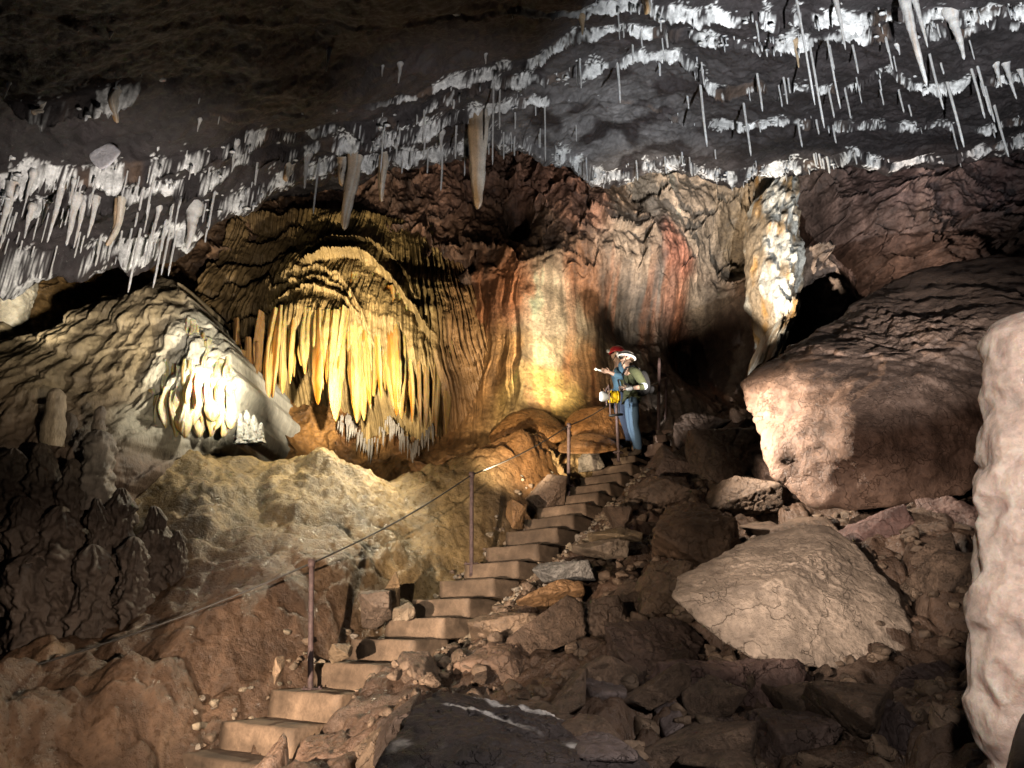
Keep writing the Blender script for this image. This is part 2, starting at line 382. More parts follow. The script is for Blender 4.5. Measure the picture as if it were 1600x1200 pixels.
def ceilz(x, y, detail=True, crust=False):
    x, y = np.broadcast_arrays(np.asarray(x, float), np.asarray(y, float))
    z = cbase(x, y)
    n = len(LY)
    ly = [np.interp(x, LX, LY[k]) for k in range(n)]; la = [np.interp(x, LX, LA[k]) for k in range(n)]
    near = [ly[n-1]-2.2] ; 
    cr = np.full(x.shape, 9.)
    order = list(range(n-1, -1, -1)); prev = ly[n-1]-2.2; off = np.zeros(x.shape)
    for k in order:
        rag = 1+.95*fbm(x*2.6, y*.7, k, 5, 70+k) if detail else 1
        fr = np.clip((y-prev)/np.maximum(ly[k]-prev, .05), 0, 1)
        # rises towards the next lip, then drops down the lip's face
        seg = (y > prev) & (y <= ly[k])
        off = np.where(seg, -la[k]*rag*sst(.0, 1., 1-np.clip((ly[k]-y)/.07, 0, 1)) + .0*fr, off)
        tail = (y > ly[k])
        nxt = ly[order[order.index(k)+1]] if k != order[-1] else ly[k]+1.5
        off = np.where(tail, -la[k]*rag*(1-sst(0, 1, (y-ly[k])/np.maximum(np.minimum(nxt-ly[k], 1.1), .1))), off)
        cr = np.minimum(cr, np.abs(y-ly[k]+.03)/np.clip(la[k]*1.8, .2, 1))
        prev = ly[k]
    z = z+off
    beyond = y-ly[0]
    z = z + 2.2*sst(.12, 1.6, beyond)
    if detail:
        z = z + .20*fbm(x*.8, y*.8, 0, 3, 80) + .11*ridged(x*1.6, y*1.6, 0, 5, 84) + .025*fbm(x*9, y*9, 0, 3, 88)
    return (z, cr) if crust else z
nx, ny = 1150, 760
xs = np.linspace(-10, 11, nx); ys = .3+13.4*np.linspace(0, 1, ny)**.85
CX, CY = np.meshgrid(xs, ys)
CZ, CR = ceilz(CX, CY, crust=True)
n4 = fbm(CX*11, CY*11, CZ*5, 3, 91); n5 = fbm(CX*1.4, CY*1.4, 0, 3, 93)
n6 = fbm(CX*24, CY*24, CZ*9, 2, 94)
n7 = fbm(CX*3.2, CY*3.2, 3, 3, 96)
sw = .38*np.exp(-((CY-(8.0-.15*CX))/1.2)**2)*sst(-2.6, -1.6, CX)*(1-sst(1.2, 2.2, CX))
n8 = fbm(CX*34, CY*34, CZ*20, 2, 90)
white = np.maximum(sst(.3, .6, sw+.62-CR*8+n8*.35+n4*.7+n5*.8+n7*1.6-.1), sst(.45, .6, sw*.6+.36-CR*1.3+n8*.5+n6*.8+n5*.6+n7*1.3))
lam = np.zeros(CX.shape)
for k in range(len(LY)):
    lam = np.maximum(lam, np.interp(CX, LX, LA[k])*np.exp(-((CY-np.interp(CX, LX, LY[k]))/.45)**2))
white = white*sst(.04, .12, lam)*(.55+.45*sst(-7.0, -2.0, CX+.3*CY+n5))
CZ = CZ - white*(.010+.022*np.clip(fbm(CX*16, CY*16, CZ*6, 3, 97), -.3, 1))
cc = np.array((.031, .024, .024))*(1+.5*fbm(CX*1.2, CY*1.2, 0, 4, 95))[..., None]
grey = (np.exp(-(((CX-1.0)/1.9)**2+((CY-9.0)/1.5)**2))*1.2).clip(0, 1)[..., None]*sst(-.35, .1, fbm(CX*1.7, CY*1.7, 2, 5, 98))[..., None]
cc = cc*(1-grey)+grey*np.array((.19, .175, .17))
tan = sst(.1, .5, fbm(CX*2.3, CY*2.3, 5, 3, 99))[..., None]*sst(.25, .0, CR)[..., None]
cc = cc*(1-.6*tan)+.6*tan*np.array((.16, .10, .065))
cc = cc*(1-white[..., None])+white[..., None]*np.array((.84, .82, .79))
o = grid('cave_ceiling', CX, CY, CZ, np.clip(cc, .01, .85), M_ceil, flip=True); o['kind'] = 'structure'

# ------------------------------------------------------------------ back wall  y = W(x, z)
WP = [(-400,400,8.5),(-400,800,7.5),(60,430,9.6),(60,700,9.0),(200,500,10.3),(300,420,11.2),(400,400,11.6),(500,330,12.2),(600,330,12.0),(700,290,12.0),(600,650,11.2),(450,650,10.6),(720,600,11.0),(700,480,11.4),(800,350,12.0),(790,300,12.3),
      (880,300,11.5),(850,440,10.9),(850,630,10.6),(940,440,11.4),(940,620,11.5),(1000,340,11.7),(1060,300,11.9),(1050,400,11.6),(1000,500,12.4),(1050,620,11.9),(1110,520,13.2),(1160,450,13),(1150,600,12.4),(1130,640,12.0),(1170,330,12.3),
      (1230,400,11.0),(1300,330,12.8),(1320,450,12.3),(1400,330,11.8),(1480,350,11.5),(1590,330,11.0),(1590,420,10.5),(1480,420,11.0),(1900,400,9.0),(1900,800,8.0),(1400,260,12.2),(800,240,12.6),(1100,240,12.6)]
wp = [P(*p) for p in WP]; wpts = [(p[0], p[2]) for p in wp]
wbase = rbf(wpts, [p[1] for p in wp], .7, .02)
def wallmask(x, z, px0, px1, py0, py1, D=11., s=.25):
    a, b = P(px0, py1, D), P(px1, py0, D)
    xa = (a[0], b[0]); 
    return sst(xa[0]-s, xa[0]+s, x)*(1-sst(xa[1]-s, xa[1]+s, x))*sst(a[2]-s, a[2]+s, z)*(1-sst(b[2]-s, b[2]+s, z))
def wally(x, z, detail=True):
    y = np.clip(wbase(x, z), 7, 14.5)
    if not detail: return y
    rib = wallmask(x, z, 560, 960, 430, 720, 11)
    streak = wallmask(x, z, 930, 1180, 440, 720, 12)
    col = np.clip(rib+.75*streak, 0, 1)
    wx = x+.16*fbm(x*1.1, z*.8, 0, 3, 101)
    ribs = .10*ridged(wx*3.6, z*.16, 0, 3, 105)+.06*ridged(wx*9, z*.25, 0, 3, 106)+.10*fbm(wx*1.2, z*.25, 0, 2, 107)
    smooth = wallmask(x, z, 825, 915, 430, 650, 10.8, .15)
    rough = .26*ridged(x*.75, z*.6, 3, 5, 111) + .20*ridged(x*2.1+.8*z, z*1.3-.3*x, 3, 5, 113) + .05*fbm(x*6, z*6, 0, 4, 115)
    f1, f2, idn, gx, gz = cells(x*1.25+.5*fbm(x*1.5, z*1.5, 0, 3, 117), z*.95+.4*fbm(x*1.5, z*1.5, 5, 3, 118), 119)
    facet = .22*(((idn & 255)/255.)-.5)+.35*((((idn >> 8) & 255)/255.-.5)*gx+((((idn >> 16) & 255)/255.)-.5)*gz) + .16*np.exp(-((f2-f1)/.04)**2)
    fold = .22*ridged(wx*1.6, z*.3, 9, 3, 121)*wallmask(x, z, 780, 950, 240, 430, 11.5)
    y = y - (rough+facet*.9)*(1-col) - ribs*col*(1-.75*smooth) - rough*.3*streak - fold
    # openings: dark clefts and the hollow behind the helmets
    for (px, py, wx_, wz_, dep) in [(810,365,.22,.5,.9),(1110,510,.45,1.0,.8),(980,490,.5,.5,.55),(1320,380,.35,1.6,1.1),(1290,300,.3,.8,.8),(700,430,.7,.18,.35),(600,440,.5,.3,.3)]:
        c = P(px, py, 11.7); g = np.exp(-(((x-c[0])/wx_)**2+((z-c[2])/wz_)**2)**1.5); y = y+dep*g
    return y
nx, nz = 1250, 680
xs = np.linspace(-9.5, 10.5, nx); zs_ = np.linspace(-.5, 11.5, nz)
WX, WZ = np.meshgrid(xs, zs_)
WY = wally(WX, WZ)
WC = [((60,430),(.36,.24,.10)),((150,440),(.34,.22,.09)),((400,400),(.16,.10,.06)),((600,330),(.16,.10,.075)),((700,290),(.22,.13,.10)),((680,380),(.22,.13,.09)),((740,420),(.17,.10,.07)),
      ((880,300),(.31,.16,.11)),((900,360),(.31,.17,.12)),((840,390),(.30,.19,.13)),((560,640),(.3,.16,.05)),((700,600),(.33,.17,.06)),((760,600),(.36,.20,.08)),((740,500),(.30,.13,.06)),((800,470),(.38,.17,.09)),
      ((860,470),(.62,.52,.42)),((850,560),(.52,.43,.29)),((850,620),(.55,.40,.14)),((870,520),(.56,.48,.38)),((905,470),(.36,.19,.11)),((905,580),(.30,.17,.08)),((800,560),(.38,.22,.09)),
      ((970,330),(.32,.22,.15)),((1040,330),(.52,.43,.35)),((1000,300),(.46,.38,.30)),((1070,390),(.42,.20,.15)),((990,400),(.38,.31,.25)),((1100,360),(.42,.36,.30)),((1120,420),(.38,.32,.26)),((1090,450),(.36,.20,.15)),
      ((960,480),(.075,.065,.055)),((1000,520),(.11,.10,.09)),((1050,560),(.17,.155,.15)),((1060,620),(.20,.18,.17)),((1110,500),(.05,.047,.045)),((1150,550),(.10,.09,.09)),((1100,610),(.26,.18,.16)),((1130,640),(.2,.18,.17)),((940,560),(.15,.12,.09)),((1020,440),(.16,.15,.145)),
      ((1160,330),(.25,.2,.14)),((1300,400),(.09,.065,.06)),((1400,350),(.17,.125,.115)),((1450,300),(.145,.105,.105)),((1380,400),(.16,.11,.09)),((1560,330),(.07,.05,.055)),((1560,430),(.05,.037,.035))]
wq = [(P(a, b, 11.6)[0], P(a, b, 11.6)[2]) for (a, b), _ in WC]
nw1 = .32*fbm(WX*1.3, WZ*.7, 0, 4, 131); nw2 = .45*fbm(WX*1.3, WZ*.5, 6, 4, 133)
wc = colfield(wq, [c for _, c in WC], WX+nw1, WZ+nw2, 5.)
st = fbm((WX+.1*nw1)*4.2, WZ*.28, 0, 5, 137)[..., None]*1.35
sm_ = np.clip(wallmask(WX, WZ, 540, 960, 400, 720, 11, .5)+wallmask(WX, WZ, 930, 1180, 430, 720, 12, .5), 0, 1)[..., None]
hue = sst(.05, .35, fbm((WX+.45*nw1)*2.3, WZ*.22, 4, 4, 147))[..., None]*sm_; hue2 = sst(.1, .4, fbm((WX+.45*nw1)*1.9, WZ*.25, 8, 4, 148))[..., None]*sm_
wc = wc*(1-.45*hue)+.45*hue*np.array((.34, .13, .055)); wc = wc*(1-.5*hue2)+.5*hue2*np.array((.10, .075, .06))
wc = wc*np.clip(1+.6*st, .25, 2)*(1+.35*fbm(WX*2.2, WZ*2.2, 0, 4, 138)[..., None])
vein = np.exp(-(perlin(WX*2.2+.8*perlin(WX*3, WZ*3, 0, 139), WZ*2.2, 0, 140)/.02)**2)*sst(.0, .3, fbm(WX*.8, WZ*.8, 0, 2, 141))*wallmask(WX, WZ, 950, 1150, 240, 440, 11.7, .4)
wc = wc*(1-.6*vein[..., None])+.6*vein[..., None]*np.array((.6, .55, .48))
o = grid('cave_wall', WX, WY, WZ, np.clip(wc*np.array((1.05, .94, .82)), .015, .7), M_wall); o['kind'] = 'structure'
# side walls well outside the picture close the chamber
for sx, nm in ((-9.3, 'cave_wall'), (10.2, 'cave_wall')):
    yy, zz = np.meshgrid(np.linspace(-3, 14, 170), np.linspace(-2, 10, 120))
    xx = sx+np.sign(-sx)*(.35*ridged(yy*.6, zz*.6, sx, 4, 151)+.1*fbm(yy*2.5, zz*2.5, 0, 4, 152))
    c_ = np.array((.15, .10, .08))*(1+.4*fbm(yy, zz, 1, 3, 153))[..., None]
    o = grid(nm, xx, yy, zz, c_, M_wall); o['kind'] = 'structure'

# ------------------------------------------------------------------ left outcrop: fluted flowstone buttress
OP = [(-300,450,7.8),(-300,800,6.2),(0,530,8.3),(60,540,8.0),(130,500,8.5),(200,450,8.8),(250,440,8.6),(290,480,8.45),(330,540,8.3),(355,590,8.15),(350,640,8.1),(330,690,8.0),(300,690,7.9),(250,560,8.2),(200,560,8.1),(200,640,7.7),(250,690,7.6),
      (120,600,7.6),(60,620,7.2),(0,600,7.2),(0,680,7.0),(60,690,7.0),(150,700,7.1),(200,740,6.9),(240,760,6.9),(100,760,7.0),(200,820,7.0),(250,840,7.0),(30,800,6.9),(100,900,6.8),(0,900,6.8),(300,760,7.3),
      ]
op = [P(*p) for p in OP]
obase = rbf([(p[0], p[2]) for p in op], [p[1] for p in op], .45, .02)
xs = np.linspace(-8.5, -2.7, 420); zs_ = np.linspace(-.2, 4.9, 380)
OX, OZ = np.meshgrid(xs, zs_)
# right edge and top edge of the buttress, in x and z
ez = np.array([P(360,700,8.0)[2]-.6, P(335,695,8.0)[2], P(365,640,8.1)[2], P(368,590,8.15)[2], P(335,530,8.3)[2], P(300,475,8.4)[2], P(275,442,8.5)[2], 5.0])
ex = np.array([P(300,700,8.0)[0]-.2, P(330,695,8.0)[0], P(362,640,8.1)[0], P(368,590,8.15)[0], P(338,530,8.3)[0], P(303,475,8.4)[0], P(268,438,8.5)[0], P(235,430,8.5)[0]])
edge = np.interp(OZ, ez, ex)+.13*fbm(OZ*1.6, 0, 0, 4, 161)+.05*np.abs(np.sin(OZ*7))
tx = np.array([P(a, b, d)[0] for a, b, d in [(-300,430,7.8),(0,530,8.3),(40,540,8.1),(120,500,8.5),(195,445,8.8),(255,433,8.6),(280,455,8.5)]])
tz = np.array([P(a, b, d)[2] for a, b, d in [(-300,430,7.8),(0,530,8.3),(40,540,8.1),(120,500,8.5),(195,445,8.8),(255,433,8.6),(280,455,8.5)]])
top = np.interp(OX, tx, tz)+.28*fbm(OX*1.7, 0, 4, 5, 163)
y0 = np.clip(obase(OX, OZ), 5, 10)
out = np.maximum((OX-edge)/.12, (OZ-top)/.16)
wxx = OX+.1*fbm(OX*1.5, OZ*.8, 0, 3, 165)
upper = sst(P(0, 690, 7)[2]-.3, P(0, 640, 7.5)[2], OZ)
rough = .20*ridged(OX*.9, OZ*.5, 1, 5, 167)+.06*ridged(OX*2.2, OZ*2.4, 5, 4, 166)+.06*ridged(OX*4, OZ*3.4, 1, 4, 168)+.035*ridged(OX*9, OZ*7, 0, 4, 170)+.015*fbm(OX*22, OZ*18, 0, 3, 177)
rb = .12*ridged(wxx*2.4, OZ*.45, 1, 4, 169)+.05*ridged(wxx*7, OZ*1.0, 1, 3, 171)
tq_ = OZ*1.9+.7*fbm(OX*1.4, OZ*.8, 2, 4, 172); tq_ = tq_-np.floor(tq_)
rb = rb+.045*(sst(0, .15, tq_)-sst(.15, 1.0, tq_))+.13*ridged(wxx*4.2, OZ*.8, 7, 5, 174)
f1, f2, idn, _, _ = cells(OX*5, OZ*4+.3*perlin(OX*2, OZ*2, 0, 5), 173)
OY = y0-rough*(1-.45*upper)-rb*upper-.05*np.clip(1-f1*f1*2, 0, 1)
OY = OY+2.4*sst(0, 1.6, out)**1.5+.35*sst(-3.5, 0, out)
oc = np.array((.34, .26, .155))*(1+.35*fbm(OX*1.4, OZ*1.4, 0, 4, 175))[..., None]
lowm = (1-sst(P(0, 720, 6.8)[2], P(0, 560, 8)[2], OZ+.3*fbm(OX*1.5, OZ*1.5, 0, 3, 176)))[..., None]
oc = oc*(1-lowm)+lowm*np.array((.17, .115, .085))*(1+.3*fbm(OX*2, OZ*2, 3, 3, 178))[..., None]
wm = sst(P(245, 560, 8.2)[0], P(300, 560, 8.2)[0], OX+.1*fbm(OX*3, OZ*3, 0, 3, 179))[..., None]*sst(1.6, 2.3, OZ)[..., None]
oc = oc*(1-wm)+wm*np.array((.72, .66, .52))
def oy_at(x, z):
    i = int(np.clip(round((x-oxs[0])/(oxs[1]-oxs[0])), 0, len(oxs)-1)); j = int(np.clip(round((z-ozs[0])/(ozs[1]-ozs[0])), 0, len(ozs)-1)); return float(OY[j, i])
oxs, ozs = xs, zs_
OUT = grid('flowstone_buttress', OX, OY, OZ, np.clip(oc, .02, .8), M_flow, keep=out < 1.8)
tag(OUT, 'rugged buff flowstone buttress with a blown white right flank, left of the yellow draperies', 'flowstone')
# ------------------------------------------------------------------ the great flowstone dome with its hanging draperies
DP = [(560,338,11.3),(500,345,11.2),(600,372,11.2),(635,430,11.0),(520,390,10.4),(580,395,10.3),(620,440,10.2),(655,500,10.1),(665,520,10.15),(560,460,9.85),(600,500,9.8),(640,520,9.95),(480,480,9.6),(520,490,9.6),(440,500,9.55),(545,500,9.6),
      (480,440,9.9),(470,410,10.2),(560,560,10.0),(600,580,10.0),(640,580,10.1),(560,640,10.7),(620,650,10.7),(480,600,10.3),(430,640,10.5),(500,660,10.8),
      (690,450,10.9),(700,520,10.5),(720,600,10.45),(700,660,10.6),(740,560,10.9),(760,650,11.1),(690,700,10.9),(400,440,10.8),(330,440,10.6),(380,500,10.3),(330,500,10.2),(400,560,10.1),(350,580,9.6),(400,640,9.9),(350,660,9.4),(290,450,10.6),(280,560,9.9),(300,640,9.4),(420,380,11.3),(330,380,11.2)]
dp = [P(*p) for p in DP]
dbase = rbf([(p[0], p[2]) for p in dp], [p[1] for p in dp], .3, .02)
xs = np.linspace(P(270, 560, 10)[0], P(790, 560, 10.6)[0], 560); zs_ = np.linspace(1.5, 7.4, 520)
DX, DZ = np.meshgrid(xs, zs_)
TIERS = [([(330,520),(410,510),(425,503),(445,492),(480,498),(520,503),(548,496),(575,515),(620,528),(668,516),(700,540)], .0),
         ([(425,478),(445,470),(475,456),(525,464),(552,490),(600,560)], .10),
         ([(430,450),(450,440),(490,429),(530,446),(556,474),(590,540)], .08),
         ([(440,424),(460,414),(490,405),(525,420),(548,450),(580,520)], .07),
         ([(470,392),(500,386),(540,384),(575,396),(615,432),(650,486),(668,512)], .22),
         ([(470,352),(505,346),(560,338),(605,368),(632,410),(645,450)], .15)]
y = dbase(DX, DZ)
wob = .13*fbm(DX*2.2, DZ*2, 0, 4, 201)
for L, drop in TIERS:
    if drop == 0: continue
    pp = np.array([P(a, b, 9.9) for a, b in L]); lx, lz = pp[:, 0], pp[:, 2]
    inx = sst(lx[0]-.15, lx[0]+.1, DX)*(1-sst(lx[-1]-.1, lx[-1]+.15, DX))
    zl = np.interp(DX, lx, lz)+wob+.05*perlin(DX*5, 0, drop*50, 203)
    dz = zl-DZ                         # below the lip: recess, healing downwards
    y = y + inx*drop*sst(-.02, .03, dz)*np.exp(-np.clip(dz, 0, 9)/.35) - inx*drop*.8*np.exp(-(dz/.07)**2)
# dark tiers on the left
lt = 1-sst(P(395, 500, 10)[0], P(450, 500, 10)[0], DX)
ph = DZ*1.5+1.0*fbm(DX*1.1, DZ*.6, 0, 3, 205); fr = ph-np.floor(ph)
y = y + lt*(.22*(1-fr)**2-.10)
# flutes spreading from the crown
pa = P(520, 300, 10); zt = pa[2]
u = (DX-pa[0])/(.86+.11*np.clip(zt-DZ, 0, 9))+.02*fbm(DX*2, DZ*1.5, 0, 3, 207)
u = u+.05*fbm(DX*1.3, DZ*1.0, 2, 3, 208)
ribs = np.abs(np.sin(u*31+3.2*fbm(u*7, DZ*.5, 0, 3, 209)))**.7*(.55+.9*np.clip(.5+fbm(DX*2.1, DZ*1.3, 1, 3, 210), 0, 1))
ribs2 = np.abs(np.sin(u*75+2*fbm(u*9, DZ*.4, 4, 2, 211)))
y = y - .085*ribs - .03*ribs2 - .12*fbm(DX*1.6, DZ*1.2, 0, 4, 213) - .05*ridged(DX*2.5, DZ*3.2, 4, 4, 214) - .012*fbm(DX*13, DZ*9, 0, 3, 215)
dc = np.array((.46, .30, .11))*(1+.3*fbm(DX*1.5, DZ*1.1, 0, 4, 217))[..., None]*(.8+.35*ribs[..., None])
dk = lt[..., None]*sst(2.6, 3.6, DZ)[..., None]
dc = dc*(1-.72*dk)+.72*dk*np.array((.12, .07, .035))  # left tiers coloured darker to deepen the shade they stand in
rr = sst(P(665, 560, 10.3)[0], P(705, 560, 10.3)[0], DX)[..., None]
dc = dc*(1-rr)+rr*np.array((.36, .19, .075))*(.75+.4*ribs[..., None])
DOME = empty('flowstone_curtain'); tag(DOME, 'tall honey coloured flowstone dome hung with folded yellow draperies at the back of the chamber', 'flowstone')
wl = wally(DX, DZ, False)
keep = (y < wl+.5) & (DZ < P(560, 322, 11.3)[2]) & (DZ > floorz(DX, np.clip(y, 7, 12), False)-.3)
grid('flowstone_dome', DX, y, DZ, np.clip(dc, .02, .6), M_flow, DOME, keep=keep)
dome_y = lambda px, py, D: D
def drapery(bag, a, b, wm, seed, c0=(.80, .60, .27), c1=(.72, .33, .035), yaw=None, n=44, m=26, stal=False):
    a, b = np.array(a), np.array(b); r_ = np.random.default_rng(seed)
    t = np.linspace(0, 1, n)
    path = a+(b-a)*t[:, None]; L = np.linalg.norm(b-a)
    path[:, 0] += .05*np.sin(t*3.1*r_.uniform(.6, 1.6)+r_.uniform(0, 6))*L*.35*t; path[:, 1] += .06*np.sin(t*5+r_.uniform(0, 6))*t-.10*np.sin(np.pi*t)*(L > 1.25)
    wdt = wm*.5*(.72+.35*np.sin(np.clip(t, 0, 1)*np.pi*.85)**1.2)*np.clip((1.0-t)/.22, 0, 1)**.55+.004
    if stal: wdt = wm*.5*(1.05-.72*t**.8)*np.clip((1.0-t)/.06, 0, 1)**.5*(1+.12*perlin(t*5, seed, 0, 2))+.003
    dep = wdt*r_.uniform(1.5, 2.3)*(.7 if stal else 1)
    ya = r_.uniform(-.7, .7) if yaw is None else yaw
    an = np.linspace(0, 2*np.pi, m, endpoint=False)
    fl = 1+.16*np.cos(3*an+r_.uniform(0, 6))+.11*np.cos(7*an+r_.uniform(0, 6))+.06*np.cos(11*an+r_.uniform(0, 6)); ex = np.cos(an)*fl; ey = np.sin(an)*fl
    lx = wdt[:, None]*ex; ly = dep[:, None]*ey
    lx = lx*(1+.16*perlin(t[:, None]*L*3.2, np.cos(an)[None], np.sin(an)[None], seed)) ; ly = ly*(1+.2*perlin(t[:, None]*L*4, np.cos(an)[None]*1.5, np.sin(an)[None]*1.5, seed+3))
    gr_ = 1+.07*perlin(t*L*26, seed*1.3, 0, 5)[:, None]+.10*perlin(t[:, None]*L*7, an[None]*1.2, seed, 6); lx = lx*gr_; ly = ly*gr_
    twist = ya+.25*np.sin(t*4+seed)
    X = path[:, 0:1]+lx*np.cos(twist)[:, None]-ly*np.sin(twist)[:, None]; Y = path[:, 1:2]+lx*np.sin(twist)[:, None]+ly*np.cos(twist)[:, None]
    Z = np.broadcast_to(path[:, 2:3], X.shape)
    amber = np.clip(sst(-.3, .9, -np.sin(an+ya*.5)*0+np.cos(an)*-1)[None]*.8+sst(.72, 1, t)[:, None]*.5+.6*perlin(t[:, None]*2.2, an[None]*1.6, seed, 4), 0, 1)[..., None]
    col = np.array(c0)*(1-amber)+amber*np.array(c1)
    bag.add(np.stack([X, Y, Z], -1), quads(n, m, wrap=True), col.reshape(-1, 3))
# (top px, top py, bottom px, bottom py, width px, distance)
DR = [(428,500,412,664,15,9.35),(440,498,428,640,11,9.4),(452,497,444,612,11,9.45),(463,496,458,606,10,9.45),(476,499,471,600,12,9.4),(489,501,485,612,11,9.4),(500,502,499,648,17,9.3),(514,503,510,626,12,9.4),(525,504,522,655,16,9.3),(541,498,530,640,17,9.3),
      (556,500,558,662,16,9.55),(572,500,571,662,17,9.55),(586,506,583,644,14,9.6),(600,510,594,642,13,9.65),(611,515,602,628,10,9.75),(623,520,622,666,16,9.7),(637,520,632,655,14,9.75),(648,522,640,648,12,9.85),(658,520,647,661,11,9.95),
      (666,530,657,662,10,10.0),(677,530,668,672,10,10.1),(689,535,679,686,11,10.15),(699,535,684,690,10,10.2),(709,530,690,684,10,10.3),(719,520,696,664,10,10.4)]
for i, (a, b, c, d, w_, D) in enumerate(DR):
    rj = random.Random(70+i); j_ = rj.uniform(-4, 4); a += j_; c += j_+rj.uniform(-2, 2); d += rj.uniform(-20, 6); w_ *= rj.uniform(.6, 1.25)
    bag = Bag(); top_ = P(a, b-18, D+.15); bot = P(c, d, D+rj.uniform(-.06, .10))
    k = 1-.5*(i > 18)
    if i >= 10:
        hi = .0 if i > 18 else 1.0
        py_t = b-(62 if i < 19 else 30)-random.uniform(0, 26); px_t = a-(a-560)*.22 if i < 19 else a-4
        q_ = P(px_t, py_t, 10); top_ = P(px_t, py_t, float(dbase(q_[0], q_[2]))+.10)
    drapery(bag, top_, bot, w_*pxm(D, 580)*.72, 300+i, c0=(.78, .55, .20) if i < 19 else (.5, .32, .12), c1=(.60, .20, .012) if i < 19 else (.42, .2, .05))
    if i < 19:          # finer blades fused to its flank
        r2 = random.Random(i)
        for k in range(2):
            dx = (k*2-1)*(.42*w_+r2.uniform(0, 2)); sh = r2.uniform(8, 34)
            drapery(bag, top_+np.array((dx*pxm(D)*.8, r2.uniform(.02, .10), 0)), P(c+dx*.7, d-sh, D+r2.uniform(.03, .12)), w_*pxm(D, 580)*.5, 900+i*3+k, c0=(.74, .48, .15), c1=(.58, .2, .015))
    bag.build('drapery', M_drape, DOME)
# thin icicle fringe of the low shelf beneath the draperies
bag = Bag()
for k in range(120):
    px = random.uniform(525, 680); top = P(px, 668+18*math.sin(px*.09)+random.uniform(-6, 10)+.06*(px-525), 10.2); L = random.uniform(.06, .30)
    V, q = tube([top, top-np.array((0, 0, L*.6)), top-np.array((0, 0, L))], [.014, .010, .003], 6); bag.add(V, q, (.5, .42, .32))
o = bag.build('straw_fringe', M_calc, DOME); o['kind'] = 'stuff'
# little hanging pendants right of the buttress and its bright draperies
LOWD = [(257,630,252,688,17,7.75),(277,620,276,692,17,7.72),(291,622,290,694,15,7.74),(304,622,303,692,14,7.78),(315,604,311,678,10,7.85),(329,590,327,656,10,7.95),(345,586,341,652,9,8.0),(354,582,353,645,8,8.05),(364,583,364,645,9,8.1)]
r3 = random.Random(3); LOW = []
for k in range(12): t_ = k/11; LOW.append((296+66*t_+r3.uniform(-4, 4), 505+80*t_+r3.uniform(-8, 8), r3.uniform(32, 60), r3.uniform(6, 10)))
for k in range(10): t_ = k/9; LOW.append((262+80*t_+r3.uniform(-3, 3), 560+42*t_+r3.uniform(-10, 10), r3.uniform(36, 70), r3.uniform(7, 12)))
for k in range(12): t_ = k/11; LOW.append((238+124*t_+r3.uniform(-3, 3), 618+r3.uniform(-14, 10), r3.uniform(52, 74), r3.uniform(9, 15)))
for i, (px, py, ln, w_) in enumerate(LOW):
    q_ = P(px, py, 8.1); D = q_[1]
    for _ in range(4): D = min(max(oy_at(*P(px, py, D)[[0, 2]]), 7.3), 8.7)
    bag = Bag(); drapery(bag, P(px, py-5, D+.05), P(px-2, py+ln, D-.13), w_*pxm(D, 580), 350+i, c0=(.80, .68, .44), c1=(.74, .47, .13)); bag.build('drapery', M_drape, OUT)
for i, (a, b, c, d, w_, D) in enumerate([(378,560,376,650,11,8.9),(388,540,386,640,10,9.0),(400,548,396,640,11,9.1),(370,510,372,600,9,9.2),(408,500,404,600,10,9.3)]):
    bag = Bag(); drapery(bag, P(a, b-12, D+.15), P(c, d, D), w_*pxm(D, 580), 370+i, c0=(.32, .18, .07), c1=(.2, .09, .03)); bag.build('drapery', M_drape, DOME)
# knobs of popcorn on the buttress flank
bag = Bag(); vI, tI = ico(2)
for k in range(90):
    t_ = random.random(); px = 290+75*t_+random.uniform(-24, 3); py = 500+100*t_+random.uniform(-14, 28)
    D = float(obase(P(px, py, 8.2)[0], P(px, py, 8.2)[2]))-.02
    r_ = random.uniform(.03, .075); V = vI*np.array((1, 1, random.uniform(.8, 1.5)))*r_*(1+.25*perlin(vI[:, 0]*2+k, vI[:, 1]*2, vI[:, 2]*2, 5))[:, None]
    bag.add(V+P(px, py, D), tI, (.74, .62, .40))
o = bag.build('calcite_popcorn', M_calc, OUT); o['kind'] = 'stuff'

# ------------------------------------------------------------------ rock builder by picture box
def rockobj(name, pts, col, label, cat='boulder', group=None, sub=5, seed=0, rough=.05, soft=16, mat=None, fine=1., strata=0, parent=None):
    V, T, n2 = hullrock(pts, sub, seed, rough, soft, fine, strata)
    c0 = V.mean(0); c0[2] = V[:, 2].min(); V = V-c0
    cl = np.array(col)*(1+.28*fbm(V[:, 0]*1.5+seed, V[:, 1]*1.5, V[:, 2]*1.5, 4, seed))[:, None]*(1+.22*(n2-.5))[:, None]
    me = mesh_np(name, V, T, np.clip(cl, .01, .8)); o = link(name, me, mat or M_rock, parent, loc=None if parent else c0)
    if not parent: tag(o, label, cat, group)
    return o
def boxrock(name, px0, px1, py0, py1, D, dep, col, label, seed, cat='rock', group=None, sub=4, rough=.05, npts=13, soft=14, mat=None, flat=0., strata=0, fine=1.):
    r_ = np.random.default_rng(seed); a, b = P(px0, py1, D), P(px1, py0, D)
    c = (a+b)/2; hx, hz = abs(b[0]-a[0])/2, abs(b[2]-a[2])/2
    q = r_.normal(size=(npts, 3)); q /= np.abs(q).max(1, keepdims=True)**.75*np.linalg.norm(q, axis=1, keepdims=True)**.25
    q = q/np.abs(q).max(0)
    pts = c+q*np.array((hx, dep/2, hz))*.97
    pts[:, 1] += dep*.35
    return rockobj(name, pts, col, label, cat, group, sub, seed, rough, soft, mat, fine, strata)

